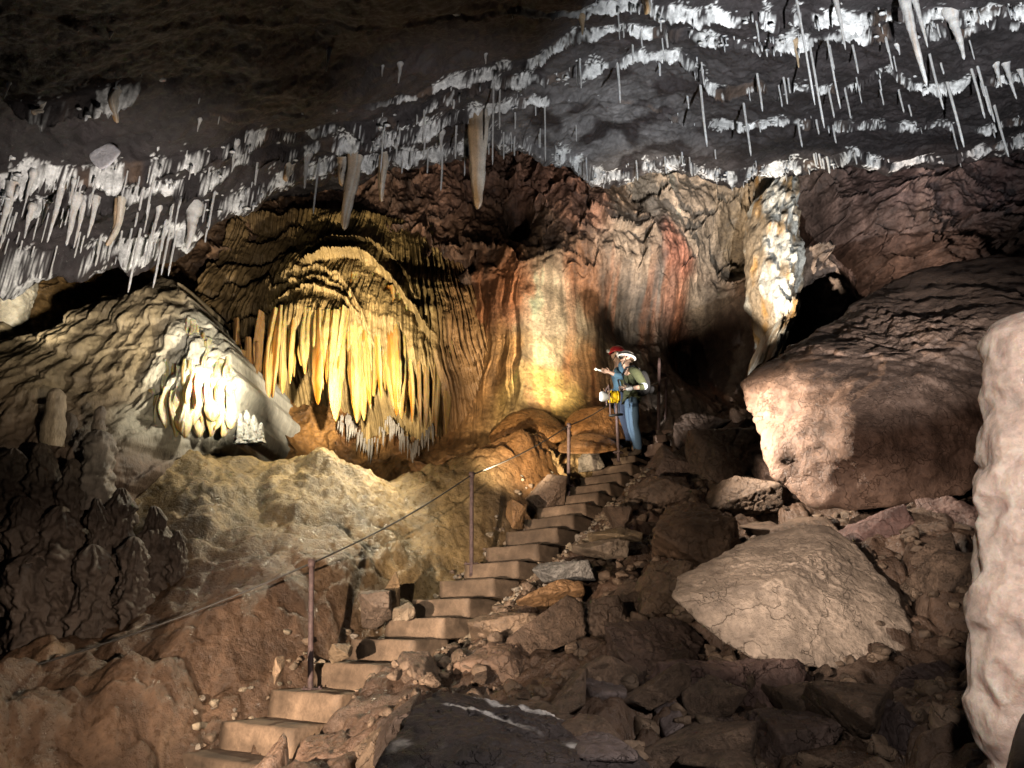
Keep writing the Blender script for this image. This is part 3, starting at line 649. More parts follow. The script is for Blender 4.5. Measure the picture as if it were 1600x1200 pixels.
# the great boulder on the right and its neighbours
pl = [(1163,600,7.4),(1162,650,7.25),(1185,700,7.0),(1225,755,6.8),(1275,792,6.6),(1335,797,6.45),(1440,785,6.3),(1540,760,6.3),(1640,735,6.4),(1330,690,6.1),(1300,640,6.35),(1260,580,6.9),(1420,600,6.3),(1540,600,6.3),(1650,600,6.4),
      (1245,545,7.7),(1330,475,8.2),(1440,418,8.5),(1530,402,8.6),(1650,398,8.4),(1450,500,7.2),(1600,470,7.0),(1700,500,8),(1200,600,8.6),(1300,700,8.8),(1600,500,9.5),(1650,700,8.8),(1450,430,9.5)]
rockobj('great_boulder', [P(*p) for p in pl], (.29, .175, .12), 'huge overhanging brown boulder with a pale lit left face, wedged against the right wall', 'boulder', sub=7, seed=21, rough=.075, soft=160, strata=.025)
pl = [(1050,935,4.9),(1060,900,5.2),(1090,965,4.75),(1130,1005,4.65),(1180,1030,4.6),(1240,1032,4.5),(1360,1055,4.55),(1415,1045,4.6),(1425,980,4.75),(1400,920,5.0),(1340,850,5.3),(1300,823,5.45),(1255,819,5.5),(1180,840,5.6),(1110,880,5.5),(1220,905,4.75),(1290,860,5.05),(1080,940,5.8),(1400,1000,5.9),(1250,850,6.2)]
rockobj('pale_boulder', [P(*p) for p in pl], (.40, .30, .225), 'large pale triangular boulder lit in the middle of the rubble, lower right', 'boulder', sub=7, seed=33, rough=.045, soft=160, strata=.012)
RK = [ # px0,px1,py0,py1,D,depth,col,label
 (1010,1345,1028,1190,4.1,.9,(.17,.105,.085),'dark reddish knobbly boulder directly under the pale triangular boulder','boulder'),
 (945,1130,960,1120,4.7,.8,(.13,.085,.065),'dark rounded boulder left of the pale triangular boulder','boulder'),
 (1000,1185,768,905,6.6,.9,(.17,.105,.065),'dull brown boulder behind the pale triangular boulder on its upper left','boulder'),
 (1330,1465,785,880,6.0,.8,(.15,.085,.07),'dark red block below the huge overhanging boulder','boulder'),
 (1395,1530,860,1040,5.3,.8,(.25,.165,.13),'cracked brown block to the right of the pale triangular boulder','boulder'),
 (1455,1560,770,870,5.8,.8,(.20,.125,.10),'split reddish slab between the huge boulder and the pink stalagmite','rock'),
 (1420,1560,1030,1200,4.2,.8,(.10,.065,.055),'shadowed rough boulder at the foot of the pink stalagmite','boulder'),
 (1320,1450,1090,1230,3.4,.7,(.075,.05,.045),'nearly black rock at the bottom edge, left of the pink stalagmite','rock'),
 (830,948,874,908,6.5,.55,(.30,.275,.25),'flat grey slab beside the steps, level with the middle of the flight','rock'),
 (803,918,902,952,6.1,.6,(.34,.19,.09),'orange tinted block under the flat grey slab','rock'),
 (725,885,955,1008,5.6,.7,(.21,.14,.09),'long buff block lying along the right of the lower steps','rock'),
 (700,900,1003,1095,5.1,.8,(.19,.12,.08),'broad brown boulder below the long buff block','boulder'),
 (570,700,1085,1230,3.9,.7,(.10,.07,.055),'dark rock at the bottom, right of the lowest steps','rock'),
 (520,620,1130,1230,4.0,.5,(.19,.13,.085),'brown rubble block against the foot of the stairs','rock'),
 (1085,1205,655,765,8.6,.9,(.24,.165,.12),'buff rock slab at the left foot of the huge overhanging boulder','rock'),
 (1120,1250,735,800,7.6,.8,(.20,.135,.095),'low brown slab under the edge of the huge overhanging boulder','rock'),
 (920,1010,820,850,6.9,.5,(.28,.20,.12),'thin yellowish slab sticking out of the rubble right of the stairs','rock'),
 (895,990,840,872,6.6,.5,(.24,.18,.13),'low slab with a shadowed underside, above the flat grey slab','rock'),
 (1000,1090,690,760,9.0,.7,(.22,.15,.115),'knobbly brown rock right of the two cavers’ feet','rock'),
 (1060,1150,640,700,10.0,.8,(.19,.13,.10),'dark rock where the upper steps turn away','rock'),
 (788,822,778,828,7.95,.22,(.36,.20,.09),'upright orange stone leaning on the left end of the stairs','rock'),
 (820,890,738,790,8.6,.5,(.25,.165,.11),'jointed brown block left of the stairs by the third railing post','rock'),
 (905,945,705,745,9.6,.35,(.32,.26,.2),'pale stone block left of the cavers’ step','rock'),
 (590,625,890,960,6.6,.3,(.30,.19,.10),'small upright knobbly stone left of the middle steps','rock'),
 (505,548,1005,1040,5.75,.25,(.30,.21,.13),'squat stone at the left end of a lower step','rock'),
 (552,612,915,985,6.35,.35,(.20,.14,.10),'dark cluster rock beside the small upright stone','rock'),
 (610,650,940,972,6.4,.2,(.33,.24,.16),'pale wedge stone against the left end of a middle step','rock'),
 (420,442,1024,1072,5.35,.13,(.36,.24,.15),'single small standing stone casting a shadow left of the first railing post','rock'),
 (955,1125,872,965,5.7,.7,(.17,.11,.07),'brown slab in the dark rubble just left of the pale triangular boulder','rock'),
 (872,1000,925,1012,5.5,.6,(.15,.10,.07),'dark angular block below the low slab, centre of the rubble','rock'),
 (1165,1345,1115,1230,3.5,.7,(.12,.08,.065),'large shadowed block at the bottom edge below the reddish boulder','rock'),
 (1035,1175,1120,1225,3.5,.6,(.14,.095,.075),'shadowed block at the bottom edge right of centre','rock'),
 (1200,1340,690,790,8.0,.7,(.16,.10,.075),'dark block in the shadow behind the overhanging boulder’s left foot','rock'),
 (985,1080,735,800,8.2,.6,(.20,.135,.095),'angular brown block right of the upper steps','rock'),
]
for i, (a, b, c, d, D, dep, col, lab, cat) in enumerate(RK):
    boxrock(cat, a, b, c, d, D, dep, col, lab, 400+i, cat, sub=6, rough=.065, strata=.07 if (b-a) > 110 else .04, soft=130)
# dark foreground rock with white crusted ridges
pl = [(590,1150,3.0),(640,1090,3.3),(680,1075,3.5),(730,1080,3.5),(800,1095,3.5),(870,1120,3.5),(930,1150,3.4),(1000,1165,3.3),(1030,1230,2.9),(580,1260,2.8),(800,1260,2.6),(760,1140,3.0),(700,1300,4),(900,1300,4),(1000,1260,3.9),(700,1130,4.1),(860,1180,4.1)]
fr_ = rockobj('crusted_boulder', [P(*p) for p in pl], (.055, .042, .04), 'nearly black foreground boulder with white crusted ridges, bottom centre', 'boulder', sub=7, seed=61, rough=.075, soft=20)
me = fr_.data; V = np.empty(len(me.vertices)*3, np.float32); me.vertices.foreach_get('co', V); V = V.reshape(-1, 3)+np.array(fr_.location)
NN = np.empty(len(me.vertices)*3, np.float32); me.vertices.foreach_get('normal', NN); NN = NN.reshape(-1, 3)
pxv = 800+F*V[:, 0]/(V[:, 1]*CP+V[:, 2]*SP)
ln = np.abs(perlin(V[:, 0]*1.9+.9*V[:, 1], V[:, 1]*2.6, V[:, 2]*3.4, 71))
wv = sst(.085, .03, ln+.05*fbm(V[:, 0]*8, V[:, 1]*8, V[:, 2]*8, 4, 73))*sst(-.2, .2, fbm(V[:, 0]*3, V[:, 1]*3, V[:, 2]*3, 4, 75))*sst(0.0, .4, NN[:, 2])
cl = np.array((.055, .042, .04))[None]*(1-wv[:, None])+wv[:, None]*np.array((.70, .64, .60))
me.color_attributes.remove(me.color_attributes['Col']); set_col(me, cl)
for i, (a, b, c, d, D, lab) in enumerate([(905,985,1060,1140,3.9,'small dark crusted rock right of the black foreground boulder'),(1035,1085,1090,1180,3.7,'dark rock with a white crusted top between the foreground boulders'),(880,1010,1155,1230,3.0,'low crusted rock at the bottom edge, right of the black boulder')]):
    boxrock('rock', a, b, c, d, D, .5, (.16, .12, .11), lab, 470+i, 'rock', sub=5, rough=.08)

# mounds of flowstone under the lit panel
def moundobj(pts, col, label, seed, fringe):
    V, T, n2 = hullrock([P(*p) for p in pts], 6, seed, .02, 4.5)
    lowz = V[:, 2]; z0, z1 = lowz.min(), lowz.max()
    a = np.arctan2(V[:, 1]-V[:, 1].mean(), V[:, 0]-V[:, 0].mean())
    k = (V[:, 2]-z0)/(z1-z0)
    fr = (.5+.5*np.sin(a*95+2*perlin(a*12, 0, 0, seed)))*np.exp(-((k-fringe)/.12)**2)
    c = V.mean(0); dirs = V-c; dirs /= np.linalg.norm(dirs, axis=1)[:, None]
    V = V+dirs*(.05*fr)[:, None]+dirs*(.012*fbm(V[:, 0]*9, V[:, 1]*9, V[:, 2]*9, 3, seed))[:, None]
    cl = np.array(col)*(1+.25*fbm(V[:, 0]*2, V[:, 1]*2, V[:, 2]*2, 4, seed))[:, None]
    c0 = c.copy(); c0[2] = z0
    tag(link('flowstone_mound', mesh_np('flowstone_mound', V-c0, T, cl), M_floor, loc=c0), label, 'flowstone')
moundobj([(748,700,10.0),(765,655,10.2),(800,630,10.4),(835,625,10.4),(868,635,10.4),(895,660,10.2),(905,690,9.9),(850,705,9.8),(780,715,9.8),(830,640,11),(780,690,11),(890,690,11),(820,660,9.9)], (.33, .155, .05), 'smooth domed orange flowstone mound at the foot of the pale striped wall', 81, .35)
moundobj([(870,690,10.1),(880,645,10.4),(920,628,10.5),(960,628,10.6),(990,650,10.6),(1000,690,10.5),(930,690,10.0),(970,700,10.1),(900,640,11.2),(990,650,11.2)], (.34, .15, .045), 'orange flowstone mound behind the work lamp and the cavers’ legs', 83, .3)
moundobj([(860,712,9.6),(880,680,9.8),(920,672,9.9),(960,680,9.9),(985,705,9.8),(940,712,9.5),(890,715,9.5),(920,690,10.3)], (.33, .16, .06), 'low fringed flowstone swelling just left of the cavers’ feet', 85, .4)

# bright broken pillar right of centre
bag = Bag()
n, m = 150, 90
pz = [(272,1200,1256,10.9),(300,1180,1258,10.7),(350,1178,1262,10.5),(400,1180,1270,10.4),(440,1182,1272,10.4),(470,1195,1262,10.4),(500,1210,1250,10.35),(530,1198,1232,10.2),(565,1185,1228,10.1)]
zz = np.array([P((a+b)/2, y_, D)[2] for y_, a, b, D in pz])[::-1]; xa = np.array([P(a, y_, D)[0] for y_, a, b, D in pz])[::-1]; xb = np.array([P(b, y_, D)[0] for y_, a, b, D in pz])[::-1]; yd = np.array([D for _, _, _, D in pz])[::-1]
Zg = np.linspace(zz[0], zz[-1]+.5, n); cx = np.interp(Zg, zz, (xa+xb)/2); hw = np.interp(Zg, zz, (xb-xa)/2); cy = np.interp(Zg, zz, yd)+.5
an = np.linspace(0, 2*np.pi, m, endpoint=False)
A, ZZ = np.meshgrid(an, Zg)
rr = 1+.55*(ridged(np.cos(A)*1.3, np.sin(A)*1.3, ZZ*1.2, 5, 501)-.4)+.22*fbm(np.cos(A)*4, np.sin(A)*4, ZZ*4, 3, 503)
X = cx[:, None]+hw[:, None]*np.cos(A)*(.8+.35*(rr-1)); Y = cy[:, None]+.7*np.sin(A)*rr
pc = np.array((.44, .33, .22))+sst(0, .4, fbm(np.cos(A)*1.5, np.sin(A)*1.5, ZZ*1.1, 4, 505))[..., None]*np.array((.03, -.07, -.13))
wv = sst(-.05, .35, fbm(np.cos(A)*2.2+.4, np.sin(A)*2, ZZ*1.6, 4, 507)-.25+.5*sst(-1.9, -1.1, -np.abs(A-5.0)))[..., None]
pc = pc*(1-wv)+wv*np.array((.75, .70, .60))
ctr = np.array((cx[0], cy[0], zz[0]))
tag(link('rock_pillar', mesh_np('rock_pillar', np.stack([X, Y, ZZ], -1)-ctr, quads(n, m, wrap=True), np.clip(pc, .02, .8)), M_rock, loc=ctr), 'craggy buff and white rock pillar reaching the ceiling left of the huge boulder', 'rock pillar')

# left mass: dark stalagmitic lumps in the shade
def stalagmite(name, px, py0, py1, wpx, D, col, label, seed, mat=M_flow, knob=.16, rough=.1, tip=.55, group=None, lean=0, n=70, m=36, squash=1.0):
    base, topp = P(px, py1, D), P(px+lean, py0, D)
    H = topp[2]-base[2]; r0 = wpx*pxm(D, (py0+py1)/2)/2
    t = np.linspace(0, 1, n); rad = r0*(1.05-(1-tip)*t**1.3)*np.sqrt(np.clip((1.0-t)/.12, 0, 1)*.999+.001)**.9
    rad = rad*(1+knob*perlin(t*H/r0*1.1, seed*1.7, 0, seed)+knob*.5*np.sin(t*H/r0*2.2+seed))
    an = np.linspace(0, 2*np.pi, m, endpoint=False); A, T_ = np.meshgrid(an, t)
    rr = rad[:, None]*(1+rough*fbm(np.cos(A)*2, np.sin(A)*2, T_*H/r0*1.3, 4, seed+2))
    V = np.stack([rr*np.cos(A)+(topp[0]-base[0])*T_+.15*r0*np.sin(T_*4+seed), rr*np.sin(A)*squash, T_*H], -1).reshape(-1, 3)
    q = quads(n, m, wrap=True); j = np.arange(m); V = np.concatenate([V, [[(topp[0]-base[0])+.15*r0*np.sin(4+seed), 0, H]]])
    q = np.concatenate([q, np.stack([(n-1)*m+j, (n-1)*m+(j+1) % m, j*0+n*m, j*0+n*m], -1)])
    cl = np.array(col)*(1+.3*fbm(V[:, 0]/r0*.9, V[:, 1]/r0*.9, V[:, 2]/r0*.9, 4, seed+5))[:, None]
    b = Bag(); b.add(V, q, np.clip(cl, .01, .8)); o = b.build(name, mat); o.location = base
    return tag(o, label, 'stalagmite', group)
stalagmite('stalagmite', 86, 606, 700, 36, 6.8, (.44, .34, .24), 'pale stubby stalagmite on the dark ledge at the left', 601, knob=.12)
stalagmite('stalagmite', 56, 635, 700, 22, 7.0, (.30, .23, .16), 'small brown stalagmite just left of the pale stubby one', 603)
stalagmite('stalagmite', 150, 634, 700, 22, 6.75, (.20, .155, .12), 'leaning finger stalagmite on top of the grey column at the left', 605, lean=10)
stalagmite('stalagmite', 154, 672, 800, 48, 6.6, (.24, .20, .17), 'grey rough column shaped stalagmite beside the shaded lumps', 607, rough=.35, tip=.75)
stalagmite('stalagmite', 4, 640, 700, 20, 6.8, (.30, .25, .2), 'small pale stalagmite cut by the left edge', 609)
stalagmite('stalagmite', 112, 645, 700, 26, 6.9, (.12, .09, .07), 'dark blunt stalagmite between the pale stub and the grey column', 611)
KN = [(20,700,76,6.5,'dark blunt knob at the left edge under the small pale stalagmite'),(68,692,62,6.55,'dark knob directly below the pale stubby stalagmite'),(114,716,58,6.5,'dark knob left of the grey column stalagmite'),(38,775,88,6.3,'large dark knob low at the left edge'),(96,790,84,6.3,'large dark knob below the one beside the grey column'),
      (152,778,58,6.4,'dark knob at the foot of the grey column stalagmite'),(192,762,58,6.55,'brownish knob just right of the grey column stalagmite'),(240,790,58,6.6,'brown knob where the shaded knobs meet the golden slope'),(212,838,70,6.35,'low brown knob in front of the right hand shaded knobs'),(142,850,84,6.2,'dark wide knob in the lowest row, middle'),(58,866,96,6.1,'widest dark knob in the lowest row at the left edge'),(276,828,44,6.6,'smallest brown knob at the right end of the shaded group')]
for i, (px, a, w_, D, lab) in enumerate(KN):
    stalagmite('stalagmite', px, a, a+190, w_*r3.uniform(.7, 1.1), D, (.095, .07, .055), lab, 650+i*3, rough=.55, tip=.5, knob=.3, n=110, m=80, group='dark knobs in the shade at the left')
for i, (px, a, b, w_) in enumerate([(362,648,696,22),(352,655,698,14),(386,640,694,18),(398,648,694,18),(376,645,694,14),(408,660,692,12)]):
    stalagmite('calcite_spike', px, a, b, w_, 8.3-.02*i, (.78, .72, .6), ['broad white calcite spike below the dark tiers, left of the draperies','narrow white calcite spike at the left of the white cluster','tallest white calcite spike of the cluster under the draperies','white calcite spike second from the right in the cluster','slim white calcite spike in the middle of the cluster','lowest white calcite spike at the right of the cluster'][i], 620+i, M_calc, rough=.45, tip=.3, group='white calcite spikes under the draperies')
# white blob at far left behind the buttress
pl = [(-60,520,8.6),(0,530,8.5),(40,510,8.6),(62,450,8.9),(60,425,9.0),(30,405,9.0),(-60,400,8.9),(20,460,8.4),(-100,460,9.6),(60,440,9.8),(40,530,9.6)]
rockobj('calcite_boss', [P(*p) for p in pl], (.66, .58, .44), 'lumpy white calcite boss at the left edge under the stalactite row', 'calcite boss', sub=6, seed=95, rough=.09, soft=8, mat=M_calc)

# the near stalagmite at the right edge
prof = [(468,1600,1680),(480,1560,1690),(505,1543,1700),(555,1543,1705),(600,1549,1710),(635,1550,1712),(650,1545,1714),(690,1532,1716),(730,1530,1718),(800,1536,1720),(850,1538,1724),(885,1535,1726),(930,1526,1730),(1000,1520,1735),(1060,1520,1740),(1100,1522,1744),(1150,1535,1750),(1200,1552,1752),(1300,1560,1760)]
Dn = 1.75
zs2 = np.array([P(1600, y_, Dn)[2] for y_, a, b in prof])[::-1]; xl = np.array([P(a, y_, Dn)[0] for y_, a, b in prof])[::-1]; xr = np.array([P(b, y_, Dn)[0] for y_, a, b in prof])[::-1]
n, m = 300, 160
Zg = np.linspace(zs2[0], zs2[-1], n); cx = np.interp(Zg, zs2, (xl+xr)/2); hw = np.interp(Zg, zs2, (xr-xl)/2)*.84; cx = cx+.035
hw[-5:] *= np.array((.93, .82, .65, .42, .01))
A, ZZ = np.meshgrid(np.linspace(0, 2*np.pi, m, endpoint=False), Zg)
bl = ridged(np.cos(A)*.9, np.sin(A)*.9, ZZ*5.5, 2, 701)
rr = .96+.26*(bl-.45)+.05*fbm(np.cos(A)*2.2, np.sin(A)*2.2, ZZ*11, 3, 703)+.11*np.abs(np.sin(ZZ*22+1.8*perlin(np.cos(A)*1.5, np.sin(A)*1.5, ZZ*4, 5)))-.05
rr = np.where(ZZ > Zg[-12], 1+.05*(rr-1), rr)
X = cx[:, None]+hw[:, None]*np.cos(A)*rr; Y = Dn+.1+hw[:, None]*np.sin(A)*rr
ctr = np.array((cx[0], Dn+.1, Zg[0]))
NS = link('stalagmite', mesh_np('stalagmite', np.stack([X, Y, ZZ], -1)-ctr, quads(n, m, wrap=True)), M_wetcalc, loc=ctr)
tag(NS, 'big glistening pinkish white stalagmite standing close by at the right edge', 'stalagmite')
pl = [(1555,1260,1.4),(1570,1170,1.42),(1590,1110,1.45),(1620,1090,1.47),(1680,1100,1.5),(1700,1260,1.5),(1600,1200,1.35),(1640,1200,1.75)]
rockobj('rock', [P(*p) for p in pl], (.13, .10, .08), 'smooth dark rock at the bottom right corner in front of the pink stalagmite', 'rock', sub=5, seed=97, rough=.02, soft=8)
# ------------------------------------------------------------------ stairs
ORD = ['lowest concrete step, cut by the bottom edge of the picture','second concrete step from the bottom, its riser in shadow','third concrete step from the bottom, below the first railing post','fourth concrete step from the bottom, right of the first railing post','fifth concrete step from the bottom, beside the squat stone','sixth concrete step from the bottom, beside the long buff block','seventh concrete step from the bottom, left of the long buff block','eighth concrete step from the bottom, left of the orange tinted block','ninth concrete step from the bottom, level with the second railing post','tenth concrete step from the bottom, left of the flat grey slab','eleventh concrete step from the bottom, just below the upright orange stone','twelfth concrete step from the bottom, next to the upright orange stone','thirteenth concrete step from the bottom, above the upright orange stone','fourteenth concrete step, fourth below the one under the cavers','fifteenth concrete step, third below the one under the cavers','sixteenth concrete step, by the third railing post','seventeenth concrete step, directly below the cavers’ step','concrete step the cavers stand on','first step above the cavers’ step, behind their feet','second step above the cavers’ step','third step above the cavers’ step, at the bend','topmost visible step, near the two far railing posts']
def stepmesh(i, L, dep, H):
    # a cast block: chamfered by noise, front top edge at the origin
    n = 14
    bm = bmesh.new(); bmesh.ops.create_cube(bm, size=1)
    bmesh.ops.subdivide_edges(bm, edges=bm.edges[:], cuts=9, use_grid_fill=True)
    V = np.array([v.co[:] for v in bm.verts])*1.0
    # round the edges a little
    q = np.sign(V)*np.abs(V)
    W = np.stack([q[:, 0]*L, q[:, 1]*dep+dep/2, q[:, 2]*H-H/2], -1)
    edge = (np.abs(V) > .49).sum(1)
    ctr = np.array((0, dep/2, -H/2))
    W = np.where((edge > 1)[:, None], ctr+(W-ctr)*np.array((1-.005, 1-.008, 1-.015)), W)
    nn = np.stack([fbm(W[:, 0]*3+i*5, W[:, 1]*3, W[:, 2]*3, 3, 811+k) for k in range(3)], -1)*.010+np.stack([fbm(W[:, 0]*14+i*5, W[:, 1]*14, W[:, 2]*14, 2, 821+k) for k in range(3)], -1)*.007
    W = W+nn
    T = [[v.index for v in f.verts] for f in bm.faces]; bm.free()
    W = W[:, :1]*se[None]+W[:, 1:2]*sd[None]+W[:, 2:]*np.array((0, 0, 1))
    c = (.75+.5*((i*7919) % 11)/10)*np.array((.20, .135, .088) if i < 18 else (.30, .2, .15))*(1+.75*fbm(W[:, 0]*3.5+i*1.7, W[:, 1]*3.5, W[:, 2]*5, 4, 805))[:, None]
    return mesh_np('stone_step', W, np.array(T), np.clip(c, .02, .7))
for i, p in enumerate(SM):
    L = .66
    if i < len(STEPS):
        a, b, y_ = STEPS[i]; L = (b-a)/ (1100*1.02*(.811/p[1]+p[0]*.585/p[1]**2))
    else: L = .5-.05*(i-18)
    o = link('concrete_step', stepmesh(i, max(L, .35), .46, .27 if i < 4 else .17), M_step, smooth=False); o.location = p
    tag(o, ORD[i], 'step', 'concrete steps climbing the rubble slope')

# ------------------------------------------------------------------ railing
def rod(name, a, b, r, mat, parent, seed=0):
    t = np.linspace(0, 1, 12)[:, None]; pts = np.array(a)*(1-t)+np.array(b)*t
    bag = Bag(); V, q = tube(pts, r*(1+.12*np.array([perlin(k*.9, seed, 0, 3) for k in range(12)])), 10); bag.add(V, q); return bag.build(name, mat, parent)
RAIL = empty('handrail', P(487, 1078, 5.95)); tag(RAIL, 'rusty post and cable handrail along the left of the stairs, running to the left edge', 'handrail')
posts = [((487, 880), (487, 1078), 5.95, .022), ((737, 742), (737, 882), 7.55, .022), ((889, 665), (888, 760), 9.0, .024), ((963, 628), (966, 708), 9.75, .022)]
o0 = np.array(RAIL.location)
tops = []
for k, (a, b, D, r) in enumerate(posts):
    p1, p0 = P(*a, D), P(*b, D); p0 = p0-np.array((0, 0, .12)); tops.append(p1)
    rod('post', p0-o0, p1-o0, r, M_rust, RAIL, k)
for k, (a, b, D, r) in enumerate(posts):
    f_ = P(*b, D)-o0; bag = Bag(); V, q = box(f_+np.array((0, 0, .006)), se*.055, sd*.055, np.array((0, 0, .008))); bag.add(V, q)
    for sx_ in (-1, 1):
        for sy_ in (-1, 1):
            c_ = f_+se*.04*sx_+sd*.04*sy_; V, q = tube([c_+np.array((0, 0, .01)), c_+np.array((0, 0, .028))], .008, 6); bag.add(V, q)
    bag.build('base_plate', M_rust, RAIL, smooth=False)
cab = [P(-260, 1130, 4.9), P(0, 1056, 5.4)]+tops[:1]+tops[1:3]+[P(950, 633, 9.65), tops[3]]
cpts = []
for a, b in zip(cab[:-1], cab[1:]):
    t = np.linspace(0, 1, 14)[:, None]; s_ = a*(1-t)+b*t; s_[:, 2] -= .045*np.sin(np.pi*t[:, 0])*np.linalg.norm(b-a)/2; cpts += list(s_[:-1])
cpts.append(cab[-1])
bag = Bag(); V, q = tube(np.array(cpts)-o0, .008, 8); bag.add(V, q); bag.build('cable', M_wire, RAIL)
for k in range(3):
    bag = Bag(); t_ = tops[k]-o0; V, q = tube([t_+np.array((0, 0, -.03)), t_+np.array((0, 0, .03))], .03, 10); bag.add(V, q); bag.build('cable_clamp', M_rust, RAIL)
R2 = empty('handrail', P(1028, 660, 10.9)); tag(R2, 'short far handrail of two rusty posts behind the cavers', 'handrail'); o0 = np.array(R2.location)
rod('post', P(1028, 662, 10.9)-o0-np.array((0,0,.1)), P(1030, 560, 10.9)-o0, .026, M_rust, R2, 8); rod('post', P(1039, 658, 11.2)-o0-np.array((0,0,.1)), P(1041, 589, 11.2)-o0, .026, M_rust, R2, 9)
bag = Bag(); V, q = tube(np.array([P(1008, 606, 10.4), P(1029, 597, 10.9), P(1041, 590, 11.2)])-o0, .012, 8); bag.add(V, q); bag.build('cable', M_wire, R2)

# ------------------------------------------------------------------ loose stones and gravel
def stone_mesh(seed):
    r_ = np.random.default_rng(seed); q = r_.normal(size=(11, 3)); q /= np.linalg.norm(q, axis=1)[:, None]
    V, T, n2 = hullrock(q*np.array((1, .8, .62)), 3, seed, .05, 14); V -= V.mean(0); V /= np.abs(V).max()
    return V, T
stones = [stone_mesh(900+k) for k in range(9)]
scols = [(.46, .36, .25), (.33, .24, .16), (.26, .18, .12), (.40, .33, .26)]
gr = Bag()
for k in range(1500):
    i = random.randint(0, 16); t_ = random.random(); p = SM[i]*(1-t_)+SM[i+1]*t_
    off = .34+abs(random.gauss(0, .22)) if random.random() < .85 else -.36-abs(random.gauss(0, .15))
    p = p+se*off; z = float(floorz(np.array(p[0]), np.array(p[1]))); s_ = random.uniform(.012, .05)*(1.3 if random.random() < .2 else 1)
    V, T = stones[k % 9]; a = random.uniform(0, 6.28); Rm = np.array(Matrix.Rotation(a, 3, 'Z') @ Matrix.Rotation(random.uniform(-.6, .6), 3, 'X'))
    gr.add(V@Rm.T*s_+np.array((p[0], p[1], z+s_*.3)), T, np.array(scols[k % 4])*random.uniform(.7, 1.1))
for k in range(1800):
    x = random.uniform(-.8, 5.2); yv = random.uniform(3.0, 9.2)
    q, zs0, sg = stair_sd(np.array(x), np.array(yv))
    if sg < 0 or q < .4: continue
    z = float(floorz(np.array(x), np.array(yv))); s_ = random.uniform(.015, .085)**1.0
    V, T = stones[k % 9]; Rm = np.array(Matrix.Rotation(random.uniform(0, 6.28), 3, 'Z') @ Matrix.Rotation(random.uniform(-.8, .8), 3, 'X'))
    gr.add(V@Rm.T*s_+np.array((x, yv, z+s_*.25)), T, np.array((.2, .135, .09))*random.uniform(.6, 1.4))
o = gr.build('gravel', M_rock); o['kind'] = 'stuff'; o['label'] = 'loose limestone gravel and small rubble beside the stairs'

smesh = []
for k in range(8):
    r_ = np.random.default_rng(1900+k); q_ = r_.normal(size=(10, 3)); q_ /= np.linalg.norm(q_, axis=1)[:, None]
    V, T, n2 = hullrock(q_*np.array((1, .75, .55)), 5, 1900+k, .035, 150, 1., .05); V -= V.mean(0); V /= np.abs(V).max()
    cl = np.array((.19, .125, .085))*(1+.5*fbm(V[:, 0]*2+k, V[:, 1]*2, V[:, 2]*2, 4, k))[:, None]
    me = mesh_np('stone', V, T, np.clip(cl, .02, .6)); me.materials.append(M_rock); me.polygons.foreach_set('use_smooth', np.ones(len(T), bool)); smesh.append(me)
rs = random.Random(5); cnt = 0
while cnt < 95:
    D = rs.uniform(3.4, 9.0); px = rs.uniform(560, 1540); py = rs.uniform(700, 1190)
    X, _ = ray(px, py); x, yv = X*D, D
    q_, zs0, sg = stair_sd(np.array(x), np.array(yv))
    if sg < 0 or q_ < .75: continue
    z = float(floorz(np.array(x), np.array(yv))); s_ = rs.choice((.05, .07, .09, .12, .17, .27, .34))*rs.uniform(.8, 1.2)
    o = bpy.data.objects.new('stone', smesh[cnt % 8]); C.objects.link(o); o.location = (x, yv, z+.25*s_); o.scale = (s_, s_*rs.uniform(.8, 1.1), s_*rs.uniform(.7, 1.1))
    o.rotation_euler = (rs.uniform(-.5, .5), rs.uniform(-.5, .5), rs.uniform(0, 6.28))
    tag(o, 'loose angular brown stone among the rubble right of the stairs', 'stone', 'loose stones in the rubble slope'); cnt += 1
